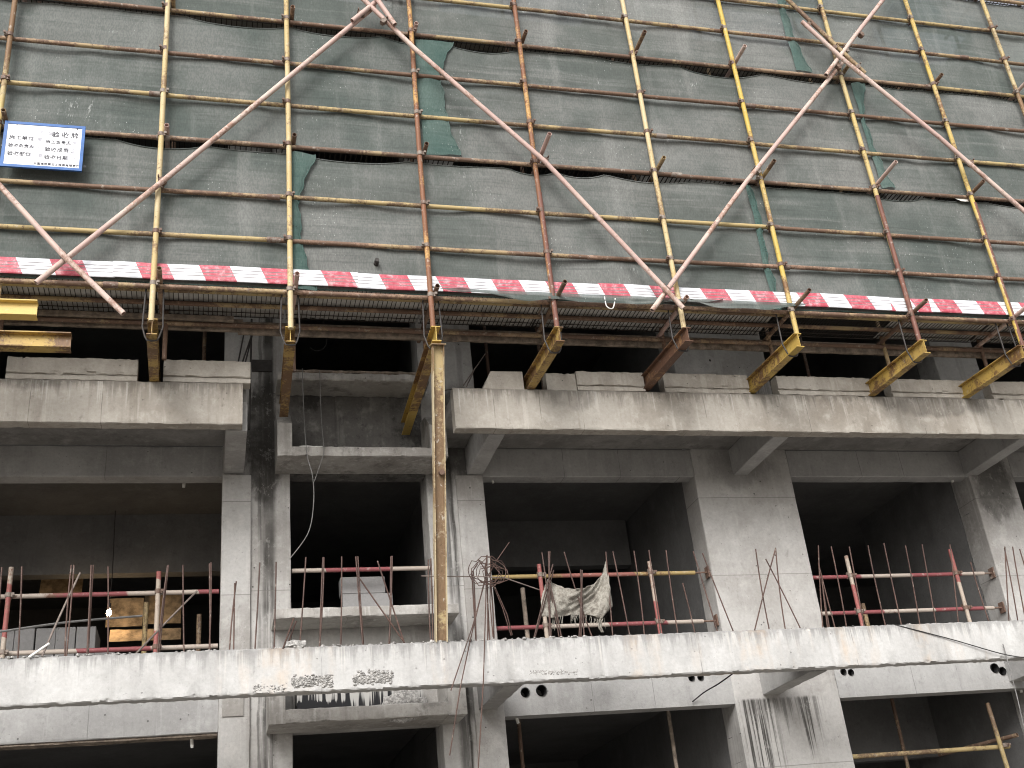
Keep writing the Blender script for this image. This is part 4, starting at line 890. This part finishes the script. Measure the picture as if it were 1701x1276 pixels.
MB().grid(rows).build('torn_tail', M['rag'], rag, ang=180)
random.seed(8); s = MB()
for k_ in range(46):
    u = random.choice((random.uniform(.42, .85), random.uniform(.1, .9))); x, y = interp(botc, u); L = random.uniform(20, 110); dx = random.uniform(-25, 25)
    s.tube([Z3(*S2(x, y-8), 1.1), Z3(*S2(x+dx*.5, y+L*.5), 1.09), Z3(*S2(x+dx, y+L), 1.1)], .0022, 5)
s.build('fringe', M['rag'], rag)

# ------------------------------------------------------------------ cables and small litter
rod([Z3(502, 612, 1.83), Z3(505, 690, 1.75), Z3(510, 755, 1.7), Z3(519, 790, 1.7), Z3(521, 835, 1.72), Z3(512, 885, 1.75), Z3(481, 929, 1.75)], .0055, M['cable'], 'hanging_cable', 'pale cable hanging in the niche and curling below the ledge', 'cable')
rod([Z3(531, 615, 1.83), Z3(534, 700, 1.77), Z3(538, 745, 1.75), Z3(534, 765, 1.74), Z3(522, 800, 1.72)], .0045, M['cable'], 'hanging_cable', 'second pale cable in the niche joining the first', 'cable')
rod([Z3(535, 520, 1.0), Z3(542, 570, 1.4), Z3(528, 583, 1.9), Z3(515, 578, 1.9)], .005, M['dark_cable'], 'hanging_cable', 'thin dark curled wire above the rough sill', 'cable')
rod([Z3(1224, 1114, 1.15), Z3(1195, 1135, 1.6), Z3(1170, 1150, 2.2), Z3(1150, 1166, 2.33)], .008, M['dark_cable'], 'hanging_cable', 'dark cable drooping under the whitish beam beside the wide pier', 'cable')
rod([Z3(1487, 1038, 1.0), Z3(1580, 1062, .98), Z3(1668, 1087, .96), Z3(1720, 1094, .96)], .006, M['dark_cable'], 'hanging_cable', 'thin dark wire slanting across the whitish beam at right', 'cable')
rod([Z3(1666, 1070, .97), Z3(1672, 1092, .96), Z3(1690, 1160, .93), Z3(1712, 1260, .93)], .006, M['cable'], 'hanging_cable', 'pale wire hanging off the whitish beam at the right edge', 'cable')
for k_, (a, b) in enumerate((((408, 540), (395, 605)), ((421, 548), (402, 604)), ((419, 557), (407, 604)))):
    rod([Z3(*a, 1.9), Z3(*b, 1.5)], .009, M['sling'], 'loose_rod', '%s dark rod leaning on the upper left kerb block, counted from the left' % ORD[k_], 'rod')
for k_, (a, b) in enumerate((((806, 588), (770, 640)), ((790, 610), (775, 642)), ((760, 645), (718, 652)))):
    rod([Z3(*a, 2.2), Z3(*b, 1.4)], .007, M['wire'], 'tie_wire', '%s bent grey wire at the left end of the upper right beam' % ORD[k_], 'wire')
rod([Z3(1004, 493, -.03), Z3(1008, 509, -.04), Z3(1018, 512, -.04), Z3(1022, 496, -.03)], .007, M['pvc'], 'plastic_strap', 'white plastic strap looped under the striped boards', 'strap')
s = MB(); s.grid([[Z3(1581+i*5.2, 324+7*math.sin(i/6*2.2)*.5+i*.8-(3-abs(3-i))*.8*(1-j*2)*.6+j*3, .06) for i in range(7)] for j in (0, 1)])
tag(s.build('plastic_scrap', M['pvc']), 'white plastic scrap caught on the scaffold ledger near the right edge', 'scrap')
s = MB(); 
p_ = at(515, 738, Y=1.85); s.beam('x', p_.x-.12, p_.x+.14, 1.83, 1.9, -.985, -.965, ch=.004, step=.05, jit=.004); tag(s.build('wood_scrap', M['pvc']), 'pale wood scrap lying on the grimy ledge', 'scrap')
s = MB(); s.beam('x', .12, 1.70, 1.915, 1.99, .028, .068, ch=.008, step=.06, jit=.006, chip=.015); tag(s.build('timber_batten', M['timber']), 'weathered timber batten lying on the rough sill above the niche', 'batten')
p_ = at(625, 437, Y=.07); tag(MB().tube([(p_.x, .05, p_.z), (p_.x, .12, p_.z)], .028, 10, hollow=True).build('pipe_end', M['sling']), 'dark pipe end poking through the lowest net above the striped boards', 'pipe')
